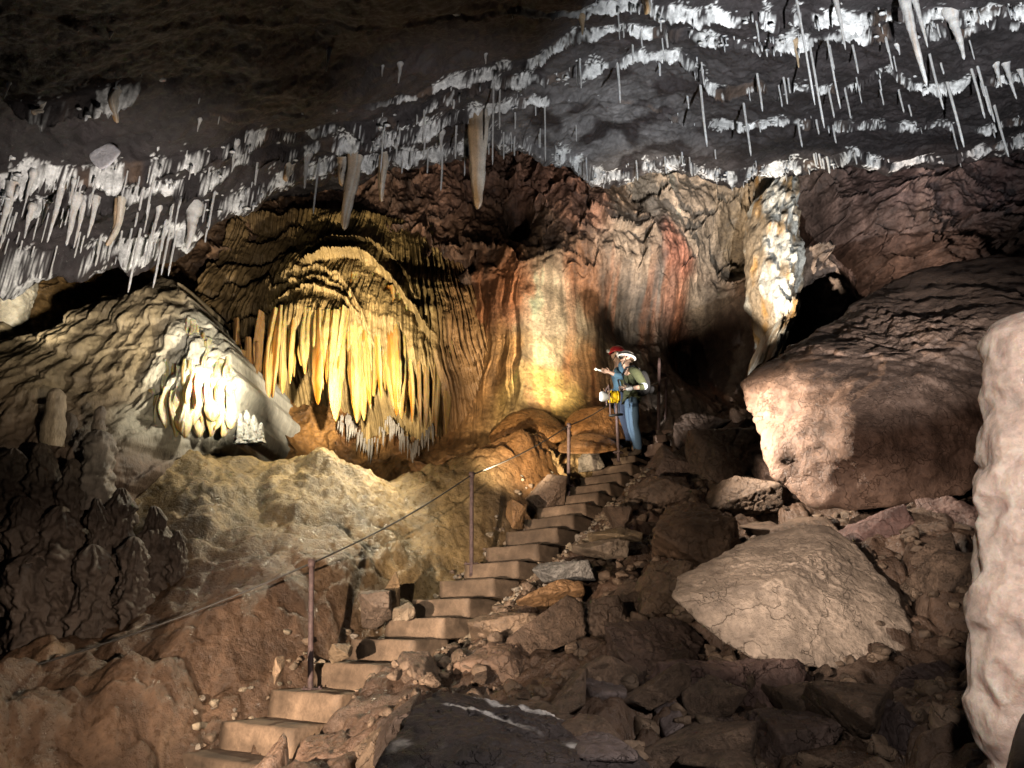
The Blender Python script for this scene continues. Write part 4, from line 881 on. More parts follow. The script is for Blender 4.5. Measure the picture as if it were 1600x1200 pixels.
# ------------------------------------------------------------------ stalactites and soda straws (top px, py, bottom px, py, width px)
HANG = [  # group key, list
 ('right', [(1241,-20,1256,164,5),(1264,66,1281,200,5),(1292,60,1305,170,4.5),(1296,70,1301,109,4),(1295,140,1303,184,4),(1320,138,1328,184,4),(1332,70,1337,115,4.5),(1385,63,1391,109,4),(1396,88,1397,112,3),(1452,84,1466,171,5),(1470,98,1471,116,4),(1480,128,1499,230,5.5),
   (1518,108,1532,185,5),(1527,103,1541,180,5),(1539,136,1550,191,4.5),(1553,164,1568,245,5),(1404,140,1407,176,4),(1420,164,1422,182,3.5),(1183,115,1189,174,5),(1224,121,1228,163,4.5),(1231,122,1233,146,4),(1094,133,1104,229,5.5),(1096,98,1098,133,4),(1162,161,1170,244,5),(1074,150,1075,170,4),
   (1182,37,1183,66,4),(1187,196,1188,207,3),(1117,234,1118,249,3),(1464,38,1463,59,4),(1272,241,1274,261,4.5),(1280,241,1280,260,4),(1292,245,1296,271,5),(1219,77,1221,88,4)]),
 ('mid', [(771,133,768,258,4),(781,137,780,202,4),(787,207,787,249,4),(600,194,593,269,4),(663,171,663,203,4.5),(652,178,651,195,4),(664,215,663,243,4),(713,196,712,248,4.5),(621,215,621,245,4),(629,248,628,271,3.5),(669,240,668,271,3.5),(691,248,688,298,4.5),(851,168,851,252,3.5),(844,201,844,231,3),
   (901,98,901,133,3.5),(906,91,906,138,4),(965,98,966,161,5.5),(900,196,900,221,2.5),(1030,100,1030,119,5),(988,70,988,100,4.5),(1001,45,1002,73,4.5),(1041,52,1043,75,5),(560,259,558,299,4),(563,196,562,216,4),(709,158,709,170,5)]),
 ('left', [(499,247,493,334,4.5),(335,301,328,359,4.5),(220,357,205,457,5),(240,346,227,417,5),(259,346,238,450,5),(266,355,252,430,4.5),(276,360,263,431,4.5),(240,280,230,336,5),(224,297,217,329,5),(402,257,402,283,4),(159,371,149,416,4.5),(191,360,187,389,4),(206,357,203,389,4),(402,265,400,290,4)])]
BIG = [  # stalactites with own labels
 (1407,-30,1437,134,19,'largest ribbed white stalactite hanging at the upper right'),(1428,-10,1437,74,10,'slimmer stalactite fused behind the largest white one, upper right'),(1487,20,1502,93,17,'ragged flared stalactite right of the largest white one'),
 (1304,-10,1314,78,9,'tapered white stalactite hanging in the upper right, left of the largest one'),(1242,66,1246,106,8,'short tan tipped stalactite next to the longest straw, upper right'),(1555,100,1563,136,8,'blunt white stalactite among the straws near the right edge'),(1571,98,1588,155,9,'white stalactite closest to the right edge of the straw cluster'),(1594,108,1602,150,7,'white stalactite cut by the right edge'),(1402,70,1405,86,7,'tiny drop shaped stalactite below the ragged one'),
 (748,184,745,325,30,'broad white and tan stalactite column hanging above the draperies'),(600,250,596,311,14,'stubby orange stalactite between the twin one and the broad white column'),(553,250,532,358,22,'long orange stalactite of the joined pair above the dome'),(536,255,541,291,13,'short stalactite of the joined pair above the dome'),(690,208,688,240,8,'small tapered stalactite left of the broad white column'),
 (1008,-15,1010,26,15,'thick tan stalactite at the top edge right of centre'),(909,28,910,55,9,'small tan stalactite hanging alone on the dark ceiling, top centre'),(625,99,624,130,8,'small pale stalactite alone on the dark upper ceiling'),(514,78,510,112,7,'slanting white stalactite alone on the dark ceiling left of centre'),(14,128,22,155,6,'short white stalactite at the far left of the dark ceiling'),(598,103,598,120,4,'faint thin stalactite just left of the small pale one on the dark ceiling'),(759,84,758,100,5,'short white stalactite high above the broad column'),
 (304,325,279,389,22,'curtain like stalactite right of the five long straws'),(98,285,76,379,11,'long tapered stalactite fourth from the left in the left row'),(18,298,2,390,13,'broad stalactite at the left end of the left row'),(52,272,40,318,9,'short upper stalactite near the left edge'),(50,325,35,373,9,'lower short stalactite near the left edge'),(120,312,99,384,13,'wide stalactite in the middle of the left row'),(131,320,124,388,8,'narrow stalactite right of the wide one in the left row'),(150,315,140,372,10,'stalactite at the right of the left row, above the buff wall'),(190,318,173,389,13,'long tan stalactite right of the left row'),(248,325,241,375,7,'slim stalactite left of the curtain like one'),
 (369,224,371,269,7,'white crooked stalactite on the left ledge'),(481,243,476,295,10,'tapered stalactite left of the long lone straw'),(452,258,448,286,14,'brown stubby stalactite on the ledge left of the lone straw'),(73,318,66,350,9,'small stalactite between the two long ones in the left row'),(116,285,114,318,7,'little upper stalactite in the left row'),(312,187,310,206,5,'tiny stalactite left of the pale lump on the left ledge'),(70,165,50,186,12,'curled stalactite at the left end of the tan ledge'),(183,150,180,183,13,'tan drop at the right end of the tan ledge')]
def anchor(px, py):
    D = float(hitceil(px, py, cz_low)[0]); return D
gx_ = np.linspace(-10, 11, 700); gy_ = np.linspace(.4, 13.4, 500)
GX, GY = np.meshgrid(gx_, gy_); GZ = ceilz(GX, GY)
def cz_low(x, y):
    i = np.clip(((x-gx_[0])/(gx_[1]-gx_[0])).round().astype(int), 0, 699); j = np.clip(((y-gy_[0])/(gy_[1]-gy_[0])).round().astype(int), 0, 499); return GZ[j, i]
def hanger(name, a, b, c, d, w_, mat, straw, seed, col=(.78, .74, .70)):
    D = anchor(a, b); top = P(a, b, D); bot = P(c, d, D); L = max(top[2]-bot[2], .05); r = w_*pxm(D, (b+d)/2)/2
    n = 26 if not straw else 14; m = 9 if straw else 16
    t = np.linspace(-.12, 1, n)
    if straw: rad = .82*r*(1.0-.25*np.clip(t, 0, 1))*(1+.10*perlin(t*L*9, seed, 0, 3)); rad[-1] *= .35
    else:
        rad = r*(1.08-.86*np.clip(t, 0, 1)**.8)*(1+.22*perlin(t*L*5, seed, 0, 3)); rad[-1] *= .3; rad = rad*(1+.30*np.exp(-(np.clip(t, -.01, 1)/.09)**2)+.06*np.sin(t*L*60+seed))
    an = np.linspace(0, 2*np.pi, m, endpoint=False); A, T_ = np.meshgrid(an, t)
    rr = rad[:, None]*(1+(.05 if straw else .2)*fbm(np.cos(A)*1.5, np.sin(A)*1.5, T_*L/r*.35, 3, seed))
    wx = (0.12*r*np.sin(T_*5+seed)); 
    V = np.stack([rr*np.cos(A)+wx+(0 if straw else (bot[0]-top[0])*0*T_), rr*np.sin(A), -T_*L], -1)
    cl = np.broadcast_to(np.array(col), V.shape)*(1+.2*fbm(V[..., 0]*8+seed, V[..., 1]*8, V[..., 2]*4, 3, seed))[..., None]
    if not straw and col[0] > .7: 
        k = sst(.1, .5, fbm(np.cos(A)+seed, np.sin(A), T_*2, 3, 77))[..., None]; cl = cl*(1-.5*k)+.5*k*np.array((.55, .38, .26))
    bag = Bag(); bag.add(V, quads(n, m, flip=True, wrap=True), np.clip(cl, .02, .85).reshape(-1, 3)); o = bag.build(name, mat); o.location = top; return o, L, D
NUM = ['first','second','third','fourth','fifth','sixth','seventh','eighth','ninth','tenth','eleventh','twelfth','thirteenth','fourteenth','fifteenth','sixteenth','seventeenth','eighteenth','nineteenth','twentieth','twenty-first','twenty-second','twenty-third','twenty-fourth','twenty-fifth','twenty-sixth','twenty-seventh','twenty-eighth','twenty-ninth','thirtieth','thirty-first','thirty-second','thirty-third','thirty-fourth']
WHERE = {'right': 'under the white crusted right ceiling', 'mid': 'under the middle ceiling ledges', 'left': 'below the left ceiling ledge'}
seed = 1000
ex = random.Random(11); FR = {'left': [], 'right': [], 'mid': []}
for k in range(92):
    g = 'left' if k < 52 else ('right' if k < 78 else 'mid')
    if g == 'left': px = ex.uniform(2, 330); py = ex.choice((338-.05*px, 384-.06*px, 372-.07*px, 300-.13*px))+ex.uniform(-8, 8)
    elif g == 'right': px = ex.uniform(900, 1590); py = ex.choice((30, 70, 120, 138, 196, 248))+ex.uniform(-12, 12)
    else: px = ex.uniform(500, 900); py = ex.choice((262-.14*(px-480), 225-.17*(px-480)))+ex.uniform(-8, 8)
    ln = ex.uniform(12, 30)*(1.7 if ex.random() < .25 else 1); ln_ = (px-798)/(2500+py)*ln
    FR[g].append((px, py, px+ln_, py+ln, ex.uniform(2.6, 4.2)))
FLAB = {'left': 'short thin straw in the dense pale fringe along the left ceiling ledge', 'right': 'tiny white straw among many on the crusted right ceiling', 'mid': 'short white straw on the middle ledge above the red wall'}
for g in FR:
    for it in FR[g]:
        seed += 1; o, L, D = hanger('soda_straw', *it, M_calc, True, seed); tag(o, FLAB[g], 'soda straw', 'fringe straws, '+g+' ceiling')
for g, items in HANG:
    order = sorted(range(len(items)), key=lambda k: items[k][2])
    for k, it in enumerate(items):
        seed += 1; o, L, D = hanger('soda_straw', *it, M_calc, True, seed)
        size = 'long' if it[3]-it[1] > 75 else ('short' if it[3]-it[1] < 35 else 'medium')
        tag(o, f'{size} thin white soda straw, {NUM[order.index(k)]} from the left {WHERE[g]}', 'soda straw', 'soda straws '+WHERE[g])
for it in BIG:
    seed += 1; tan_ = any(w_ in it[5] for w_ in ('orange', 'tan ', 'brown', 'joined'))
    if it[4] >= 12 and tan_:
        D = anchor(it[0], it[1]); top = P(it[0], it[1]-6, D); bot = P(it[2], it[3], D); bot[0] = top[0]+.3*(bot[0]-top[0]); bag = Bag()
        drapery(bag, np.zeros(3), bot-top, it[4]*pxm(D, it[1])*1.15, seed, c0=(.74, .66, .56), c1=(.56, .33, .15), yaw=.3, stal=True)
        o = bag.build('stalactite', M_calc); o.location = top; tag(o, it[5], 'stalactite', 'stalactites on the ceiling ledges'); continue
    o, L, D = hanger('stalactite', *it[:5], M_calc, False, seed, (.60, .43, .27) if tan_ else (.76, .72, .68))
    tag(o, it[5], 'stalactite', 'stalactites on the ceiling ledges')
# the countless small drips and popcorn crust along the ledges
db = Bag(); vI, tI = ico(1)
for k in range(len(LY)):
    for j in range(1500):
        x = random.uniform(-8.5, 9.5); yl = float(np.interp(x, LX, LY[k])); a_ = float(np.interp(x, LX, LA[k]))
        dens = .12+1.0*float(perlin(x*1.1, k*3.1, 0, 55))+1.1*float(perlin(x*3.7, k*3.1, 5, 56))+(.1 if x > 0 else 0)
        if random.random() > dens*min(1, a_*4): continue
        yv = yl+random.choice((-.02, .0, .03))-abs(random.gauss(0, .09))+random.gauss(0, .03); z = float(cz_low(np.array(x), np.array(yv+.05)))
        if random.random() < .62:
            L = random.uniform(.02, .10)*(2.2 if random.random() < .10 else 1); r = random.uniform(.005, .013)
            V, q = tube([(x, yv, z+.05), (x, yv, z-L*.4), (x, yv, z-L)], [r*1.5, r, r*.3], 6); db.add(V, q, np.array((.78, .75, .72))*random.uniform(.75, 1.05))
        else:
            r = random.uniform(.010, .032); V = vI*np.array((1.6, 1, .55))*r*random.uniform(.7, 1.2)+np.array((x, yv, z)); db.add(V, tI, np.array((.75, .72, .69))*random.uniform(.7, 1.05))
o = db.build('drip_crust', M_calc); o['kind'] = 'stuff'; o['label'] = 'white drip crust and tiny stalactites along the ceiling ledges'
# translucent calcite plate on the left ceiling
D = anchor(165, 225)
pl = [(138,240,D),(150,226,D),(176,222,D),(191,236,D),(172,262,D),(155,268,D),(140,252,D),(138,240,D+.12),(176,222,D+.15),(191,236,D+.12),(160,262,D+.1)]
rockobj('calcite_plate', [P(*p) for p in pl], (.55, .52, .54), 'translucent grey white calcite plate stuck to the dark ceiling at the left', 'calcite plate', sub=5, seed=99, rough=.05, soft=10, mat=M_calc)
# ------------------------------------------------------------------ the two cavers
def skinmesh(name, J, E, mat, parent, sub=2, col=None):
    """J: {joint: (x, y, z, r)}; E: list of chains"""
    keys = list(J); me = bpy.data.meshes.new(name+'_cage')
    ed = set()
    for ch in E:
        for a, b in zip(ch[:-1], ch[1:]): ed.add((keys.index(a), keys.index(b)))
    me.from_pydata([J[k][:3] for k in keys], list(ed), [])
    ob = bpy.data.objects.new(name+'_cage', me); C.objects.link(ob)
    md = ob.modifiers.new('s', 'SKIN'); md.use_smooth_shade = True; md.branch_smoothing = .6
    sv = me.skin_vertices[0].data
    for i, k in enumerate(keys):
        r = J[k][3]; sv[i].radius = (r, r) if not isinstance(r, tuple) else r; sv[i].use_root = (i == 0)
    sm = ob.modifiers.new('d', 'SUBSURF'); sm.levels = sub; sm.render_levels = sub
    dg = bpy.context.evaluated_depsgraph_get(); dg.update()
    out = bpy.data.meshes.new_from_object(ob.evaluated_get(dg)); out.name = name
    bpy.data.objects.remove(ob); bpy.data.meshes.remove(me)
    out.materials.clear()
    if col is not None:
        V = np.empty(len(out.vertices)*3, np.float32); out.vertices.foreach_get('co', V); V = V.reshape(-1, 3); set_col(out, col(V))
    return link(name, out, mat, parent)
M_skin = plain('skin', (.62, .40, .30), .5, 0, .1, 40)
M_denim = plain('worn blue denim', (.10, .17, .27), .9, 0, .6, 60)
M_denim2 = plain('dark blue work trousers', (.05, .07, .12), .9, 0, .5, 60)
M_olive = plain('olive jacket cloth', (.06, .068, .03), .9, 0, .6, 40)
M_bluec = plain('blue overall cloth', (.09, .19, .29), .9, 0, .6, 40)
M_greyb = plain('grey blue cloth', (.36, .42, .48), .9, 0, .5, 40)
M_glove = plain('pale work glove', (.72, .70, .66), .8, 0, .4, 60)
M_boot = plain('muddy leather boot', (.09, .065, .045), .7, 0, .5, 40)
M_black = plain('black nylon', (.008, .008, .010), .95, 0, .6, 60)
M_white = plain('white helmet shell', (.80, .80, .78), .25)
M_red = plain('red helmet shell', (.50, .03, .035), .25)
M_strap = plain('dark rubber strap', (.02, .02, .02), .6)
M_hair = plain('brown hair', (.10, .06, .035), .8, 0, .6, 120)
M_yellow = plain('yellow painted metal', (.85, .55, .02), .35, 0, .1, 60)
M_grey = plain('grey enamel', (.48, .48, .47), .4, 0, .1, 60)
M_eye = plain('dark eye', (.03, .02, .02), .2)
M_lens = plain('lamp glass', (.9, .88, .8), .1, 0, 0, 30, 6)

def helmet(parent, c, r, mat, tilt, name='helmet', brim=.0, stripe=None, lamp=True, head_dir=-1):
    n, m = 16, 28
    V = []
    for i in range(n):
        ph = i/(n-1)*math.pi*.56
        for j in range(m):
            a = 2*math.pi*j/m; k = 1+(.06*math.exp(-((ph-1.6)/.12)**2))*brim*4
            rid = 1+.02*math.exp(-(math.sin(a)/.18)**2)
            V.append((r*1.22*math.sin(ph)*math.cos(a)*k*rid, r*1.02*math.sin(ph)*math.sin(a)*k, r*1.0*math.cos(ph)))
    inner = [(x*.93, y*.93, z*.93-.001) for x, y, z in V]
    q1 = quads(n, m, wrap=True); N = len(V); j = np.arange(m)
    q = np.concatenate([q1, (q1+N)[:, ::-1], np.stack([(n-1)*m+j, (n-1)*m+(j+1) % m, (n-1)*m+(j+1) % m+N, (n-1)*m+j+N], -1)])
    Rm = np.array(Matrix.Rotation(tilt, 3, 'Y'))
    W = np.array(V+inner)@Rm.T+np.array(c)
    b = Bag(); b.add(W, q); h = b.build(name, mat, parent)
    if stripe is not None:
        bb = Bag(); a = np.linspace(0, 2*np.pi, 40); ring = np.stack([r*1.25*np.cos(a), r*1.05*np.sin(a), 0*a+.12*r], -1)@Rm.T+np.array(c)
        V2, q2 = tube(ring, .012, 8, False); bb.add(V2, q2); bb.build('helmet_band', stripe, h)
    if lamp:
        p = np.array((head_dir*r*1.26, 0, r*.22))@Rm.T+np.array(c)
        bb = Bag(); V2, q2 = tube([p+np.array((.03, 0, 0)), p, p+np.array((head_dir*.03, 0, 0)), p+np.array((head_dir*.032, 0, 0))], [.024, .03, .03, .026], 14); bb.add(V2, q2); bb.build('headlamp', M_grey, h)
    return h
def hand_pts(J, E, wrist, palm, up, r=.0085, curl=.6, pre='h'):
    """adds palm, four fingers and a thumb beyond 'wrist' towards palm direction"""
    w = np.array(wrist); d = np.array(palm)-w; L = np.linalg.norm(d); d = d/L; u = np.array(up, float); u -= d*(u@d); u /= np.linalg.norm(u); s = np.cross(d, u)
    pc = w+d*.05; J[pre+'palm'] = (*pc, (.036, .022)); E.append([pre+'wrist', pre+'palm'])
    for k in range(4):
        b = w+d*.085+u*(.030-.020*k); ln = (.070, .080, .074, .058)[k]
        J[f'{pre}f{k}a'] = (*b, r*1.15)
        m_ = b+d*ln*.5-s*.012*curl; e_ = m_+d*ln*.42-s*.035*curl
        J[f'{pre}f{k}b'] = (*m_, r); J[f'{pre}f{k}c'] = (*e_, r*.8); E.append([pre+'palm', f'{pre}f{k}a', f'{pre}f{k}b', f'{pre}f{k}c'])
    t0 = w+d*.035+u*.036; t1 = t0+d*.03+u*.02-s*.02; t2 = t1+d*.025-s*.02
    J[pre+'t0'] = (*t0, r*1.4); J[pre+'t1'] = (*t1, r*1.15); J[pre+'t2'] = (*t2, r*.9); E.append([pre+'palm', pre+'t0', pre+'t1', pre+'t2'])

def caver(loc, rz, label, spec):
    root = empty('person', loc, rz); tag(root, label, 'person'); root.scale = (spec.get('s', 1),)*3
    g = spec['j']
    J = {'pelvis': (0.0, 0, .93, .11), 'waist': (0.005, 0, 1.05, .105), 'chest': (.0, 0, 1.27, (.15, .12)), 'collar': (-.005, 0, 1.42, (.085, .08)), 'neck': (-.03, 0, 1.50, .052),
         'headlow': (-.055, 0, 1.565, (.062, .075)), 'head': (-.045, 0, 1.645, (.078, .092)), 'headtop': (-.035, 0, 1.715, (.066, .08)), 'nose': (-.142, 0, 1.615, .011), 'nosebase': (-.115, 0, 1.622, .02), 'chin': (-.115, 0, 1.545, .026),
         'ear_l': (-.03, -.082, 1.625, .016), 'ear_r': (-.03, .082, 1.625, .016)}
    E = [['pelvis', 'waist', 'chest', 'collar', 'neck', 'headlow', 'head', 'headtop'], ['head', 'nosebase', 'nose'], ['headlow', 'chin'], ['head', 'ear_l'], ['head', 'ear_r']]
    for s_, sg in (('l', -1), ('r', 1)):
        sh, el, wr = g['sh'+s_], g['el'+s_], g['wr'+s_]
        J['cl'+s_] = (sh[0]*.5, sg*.09, 1.405, .065); J['sh'+s_] = (*sh, .060); J['el'+s_] = (*el, .043); J[s_+'wrist'] = (*wr, .029)
        mid = (np.array(el)*.62+np.array(wr)*.38); J['fa'+s_] = (*mid, .043)
        E.append(['collar', 'cl'+s_, 'sh'+s_, 'el'+s_, 'fa'+s_, s_+'wrist']); hand_pts(J, E, wr, g['ha'+s_], (0, .3*sg, 1), pre=s_)
        hp, kn, an = g['hp'+s_], g['kn'+s_], g['an'+s_]
        J['hp'+s_] = (*hp, .088); J['kn'+s_] = (*kn, .058); J['cf'+s_] = (*(np.array(kn)*.7+np.array(an)*.3+np.array((.025, 0, 0))), .057); J['an'+s_] = (*an, .038); J['to'+s_] = (an[0]-.14, an[1], an[2]-.045, .033)
        E.append(['pelvis', 'hp'+s_, 'kn'+s_, 'cf'+s_, 'an'+s_, 'to'+s_])
    body = skinmesh('body', J, E, M_skin, root)
    big = lambda k, f, add=.012: (*J[k][:3], tuple(t*f+add for t in J[k][3]) if isinstance(J[k][3], tuple) else J[k][3]*f+add)
    # trousers, a continuous garment
    K = {k: big(k, 1.10) for k in ('pelvis', 'waist', 'hpl', 'hpr', 'knl', 'knr', 'cfl', 'cfr', 'anl', 'anr')}
    K['pelvis'] = (*J['pelvis'][:3], .135); K['anl'] = (*J['anl'][:3], .066); K['anr'] = (*J['anr'][:3], .066)
    skinmesh('trousers', K, [['pelvis', 'waist'], ['pelvis', 'hpl', 'knl', 'cfl', 'anl'], ['pelvis', 'hpr', 'knr', 'cfr', 'anr']], spec['trousers'], root)
    # jacket with sleeves
    K = {'waist': (*J['waist'][:3], (.145, .125)), 'hem': (0, 0, .97, (.15, .13)), 'chest': (*J['chest'][:3], (.175, .14)), 'collar': big('collar', 1.12), 'throat': (-.02, 0, 1.475, .066)}
    ch = [['waist', 'hem'], ['waist', 'chest', 'collar', 'throat']]
    for s_ in 'lr':
        K['cl'+s_] = big('cl'+s_, 1.08); K['sh'+s_] = big('sh'+s_, 1.15, .014); K['el'+s_] = big('el'+s_, 1.2, .014)
        e = np.array(J['el'+s_][:3]); f = np.array(J['fa'+s_][:3]); w_ = np.array(J[s_+'wrist'][:3]); end = e+(w_-e)*spec['sleeve']
        K['fa'+s_] = (*(e*.5+end*.5), .056); K['cu'+s_] = (*end, .05)
        ch.append(['collar', 'cl'+s_, 'sh'+s_, 'el'+s_, 'fa'+s_, 'cu'+s_])
    skinmesh('jacket', K, ch, spec['jacket'], root)
    if spec.get('patch'):
        for s_ in 'l':
            e = np.array(J['el'+s_][:3]); f = np.array(J['fa'+s_][:3]); h = np.array(J['sh'+s_][:3])
            skinmesh('sleeve_patch', {'a': (*(e*.8+h*.2), .069), 'b': (*e, .074), 'c': (*(e*.6+f*.4), .066)}, [['a', 'b', 'c']], spec['patch'], root)
    for s_ in 'lr':
        a = np.array(J['an'+s_][:3])
        skinmesh('boot', {'a': (*(a+(0, 0, .09)), .052), 'b': (*a, .055), 'h': (a[0]+.03, a[1], a[2]-.04, .047), 'm': (a[0]-.08, a[1], a[2]-.04, .046), 't': (a[0]-.17, a[1], a[2]-.048, .038)}, [['a', 'b', 'h'], ['b', 'm', 't']], M_boot, root)
    # hair showing below the helmet, eyes
    skinmesh('hair', {'a': (.0, 0, 1.69, (.085, .09)), 'b': (.025, 0, 1.62, (.07, .072)), 'c': (.03, 0, 1.55, .05)}, [['a', 'b', 'c']], M_hair, root)
    for sg in (-1, 1):
        b = Bag(); V, T = ico(2); b.add(V*.012+np.array((-.118, sg*.034, 1.642)), T); b.build('eye', M_eye, root)
    helmet(root, (-.035, 0, 1.675), .112, spec['helmet'], spec.get('tilt', 0), brim=spec.get('brim', .4), stripe=spec.get('stripe'))
    b = Bag(); V, q = tube([(-.06, -.10, 1.66), (-.09, -.085, 1.58), (-.115, -.02, 1.525), (-.115, .02, 1.525), (-.09, .085, 1.58), (-.06, .10, 1.66)], .007, 6); b.add(V, q); b.build('chin_strap', M_strap, root)
    return root
p1 = SM[17]+se*.02+sd*.16+np.array((.16, 0, .0))
foot = .093
J1 = {'shl': (.02, -.20, 1.385), 'ell': (.15, -.27, 1.09), 'wrl': (-.10, -.25, 1.055), 'hal': (-.20, -.22, 1.06), 'shr': (-.03, .20, 1.38), 'elr': (.02, .28, 1.08), 'wrr': (-.20, .24, 1.10), 'har': (-.30, .2, 1.12),
      'hpl': (0, -.10, .86), 'knl': (-.02, -.11, .49), 'anl': (.03, -.11, foot), 'hpr': (0, .10, .86), 'knr': (.02, .10, .48), 'anr': (.09, .10, foot)}
PA = caver(p1, R(6), 'caver in a white helmet, olive jacket and faded jeans standing on the stairs',
      dict(j=J1, trousers=M_denim, jacket=M_olive, patch=M_greyb, helmet=M_white, tilt=R(12), brim=.55, stripe=M_strap, sleeve=.45, s=.965))
skinmesh('glove', {'a': (-.02, -.262, 1.068, .050), 'b': (-.10, -.25, 1.055, .042), 'c': (-.155, -.237, 1.057, (.045, .034))}, [['a', 'b', 'c']], M_glove, PA)
bp = empty('backpack', p1, R(6)); tag(bp, 'black backpack on the back of the caver in the white helmet', 'backpack'); bp.scale = (.965,)*3
skinmesh('pack_body', {'a': (.19, -.02, 1.02, (.17, .085)), 'b': (.215, -.02, 1.18, (.19, .115)), 'c': (.19, -.02, 1.36, (.16, .095)), 'd': (.16, -.02, 1.44, (.11, .06))}, [['a', 'b', 'c', 'd']], M_black, bp)
skinmesh('pocket', {'a': (.32, -.02, 1.06, (.11, .05)), 'b': (.335, -.02, 1.2, (.10, .05))}, [['a', 'b']], M_black, bp)
for sg in (-1, 1):
    b = Bag(); V, q = tube([(.13, sg*.12-.01, 1.42), (.03, sg*.145, 1.475), (-.09, sg*.14, 1.44), (-.155, sg*.135, 1.32), (-.13, sg*.16, 1.17), (.05, sg*.18, 1.06), (.14, sg*.13, 1.02)], .018, 8); b.add(V, q); b.build('strap', M_black, bp)
p2 = SM[18]+sd*.02-np.array((.33, -.10, .06))
J2 = {'shl': (-.02, -.20, 1.385), 'ell': (-.06, -.29, 1.12), 'wrl': (-.26, -.25, 1.20), 'hal': (-.36, -.22, 1.24), 'shr': (-.02, .20, 1.385), 'elr': (.05, .26, 1.11), 'wrr': (-.16, .24, 1.02), 'har': (-.26, .2, 1.02),
      'hpl': (0, -.10, .86), 'knl': (-.03, -.11, .49), 'anl': (.05, -.11, foot), 'hpr': (0, .10, .86), 'knr': (-.02, .10, .48), 'anr': (.06, .10, foot)}
PB = caver(p2, R(12), 'caver in a red helmet and blue overall, half hidden, holding up a white torch',
      dict(j=J2, trousers=M_denim2, jacket=M_bluec, helmet=M_red, tilt=R(-8), brim=.3, stripe=None, sleeve=.8, s=.965))
# torch in that caver's raised hand
Mw = Matrix.Translation(Vector(p2)) @ Matrix.Rotation(R(12), 4, 'Z') @ Matrix.Scale(.965, 4)
hp = np.array((Mw @ Vector((-.345, -.205, 1.235)))[:])
tq = empty('torch', hp); tag(tq, 'slim white torch in the raised hand of the caver in the red helmet', 'torch')
b = Bag(); V, q = tube([(.08, 0, -.03), (-.06, 0, .015), (-.10, 0, .028)], [.014, .014, .015], 12); b.add(V, q); b.build('torch_body', M_white, tq)
b = Bag(); V, q = tube([(-.10, 0, .028), (-.125, 0, .036), (-.15, 0, .044)], [.016, .022, .022], 12); b.add(V, q); b.build('torch_head', M_grey, tq)
# yellow work lamp on the railing post
lp = P(960, 620, 9.62)
WL = empty('work_lamp', lp, R(5)); tag(WL, 'yellow drum shaped work lamp with a grey head, clamped to the railing before the cavers', 'work lamp')
b = Bag(); V, q = tube([(.075, 0, 0), (.07, 0, 0), (-.08, 0, 0), (-.085, 0, 0)], [.075, .088, .088, .08], 24); b.add(V, q); b.build('housing', M_yellow, WL)
for x in (-.05, .04):
    b = Bag(); V, q = tube([(x-.008, 0, 0), (x+.008, 0, 0)], [.0915, .0915], 24); b.add(V, q); b.build('rib', M_yellow, WL)
hd = Bag(); V, q = tube([(-.085, 0, 0), (-.10, 0, 0), (-.16, 0, 0), (-.19, 0, 0), (-.20, 0, 0)], [.05, .06, .072, .075, .066], 24); hd.add(V, q); hd_ = hd.build('lamp_head', M_grey, WL)
b = Bag(); V, q = tube([(-.199, 0, 0), (-.206, 0, 0)], [.062, .058], 24); b.add(V, q); b.build('lens', M_lens, hd_)
b = Bag(); V, q = tube([(-.095, -.10, -.30), (-.095, -.105, .0), (-.095, -.10, .14), (-.095, .10, .14), (-.095, .105, 0), (-.095, .10, -.12)], .011, 8); b.add(V, q); b.build('bracket', M_rust, WL)
b = Bag(); V, q = tube([(.05, -.05, -.08), (.045, -.06, -.30)], .008, 8); b.add(V, q); V, q = tube([(-.11, -.08, -.31), (.09, -.06, -.28)], .019, 8); b.add(V, q); b.build('stand_foot', M_strap, WL)
# ------------------------------------------------------------------ light: the cave lamps and added fill spots
w = bpy.data.worlds.new('World'); scene.world = w; w.use_nodes = True
w.node_tree.nodes['Background'].inputs[0].default_value = (.5, .5, .6, 1); w.node_tree.nodes['Background'].inputs[1].default_value = .02
def spot(name, loc, tgt, watts, cone=60, blend=.4, col=(1, .9, .75), size=.06):
    l = bpy.data.lights.new(name, 'SPOT'); l.energy = watts; l.color = col; l.spot_size = R(cone); l.spot_blend = blend; l.shadow_soft_size = size
    o = bpy.data.objects.new(name, l); C.objects.link(o); o.location = loc
    o.rotation_euler = (Vector(tgt)-Vector(loc)).to_track_quat('-Z', 'Y').to_euler(); return o
def point(name, loc, watts, col=(1, .9, .75), size=.06):
    l = bpy.data.lights.new(name, 'POINT'); l.energy = watts; l.color = col; l.shadow_soft_size = size
    o = bpy.data.objects.new(name, l); C.objects.link(o); o.location = loc; return o
spot('left_flash', (-2.3, .9, -.35), P(620, 975, 6.2), 1700, 45, 1, (1, .80, .62), .025)
spot('low_right_flash', (.3, 1.4, .1), P(150, 1060, 5.6), 560, 34, 1, (1, .80, .62), .025)
spot('buttress_fill', (-.4, 3.0, .6), P(110, 560, 7.6), 300, 30, 1, (1, .86, .64), .03)  # added fill from the camera side, lifts the buttress
spot('step_fill', (-1.2, .4, .0), P(730, 890, 7.2), 620, 21, 1, (1, .89, .76), .025)  # extra spot put in to brighten the risers
spot('rubble_fill', (-1.3, .8, .6), P(960, 930, 5.8), 260, 26, 1, (1, .84, .7), .025)  # added beam so the rubble is not lost in the dark
spot('boulder_flash', (-.9, 1.2, .75), P(1285, 905, 5.2), 1000, 24, 1, (1, .86, .74), .025)
spot('great_boulder_flash', P(1015, 760, 7.0)+np.array((0, 0, .95)), P(1250, 710, 7.0), 430, 88, 1, (1, .88, .74), .04)
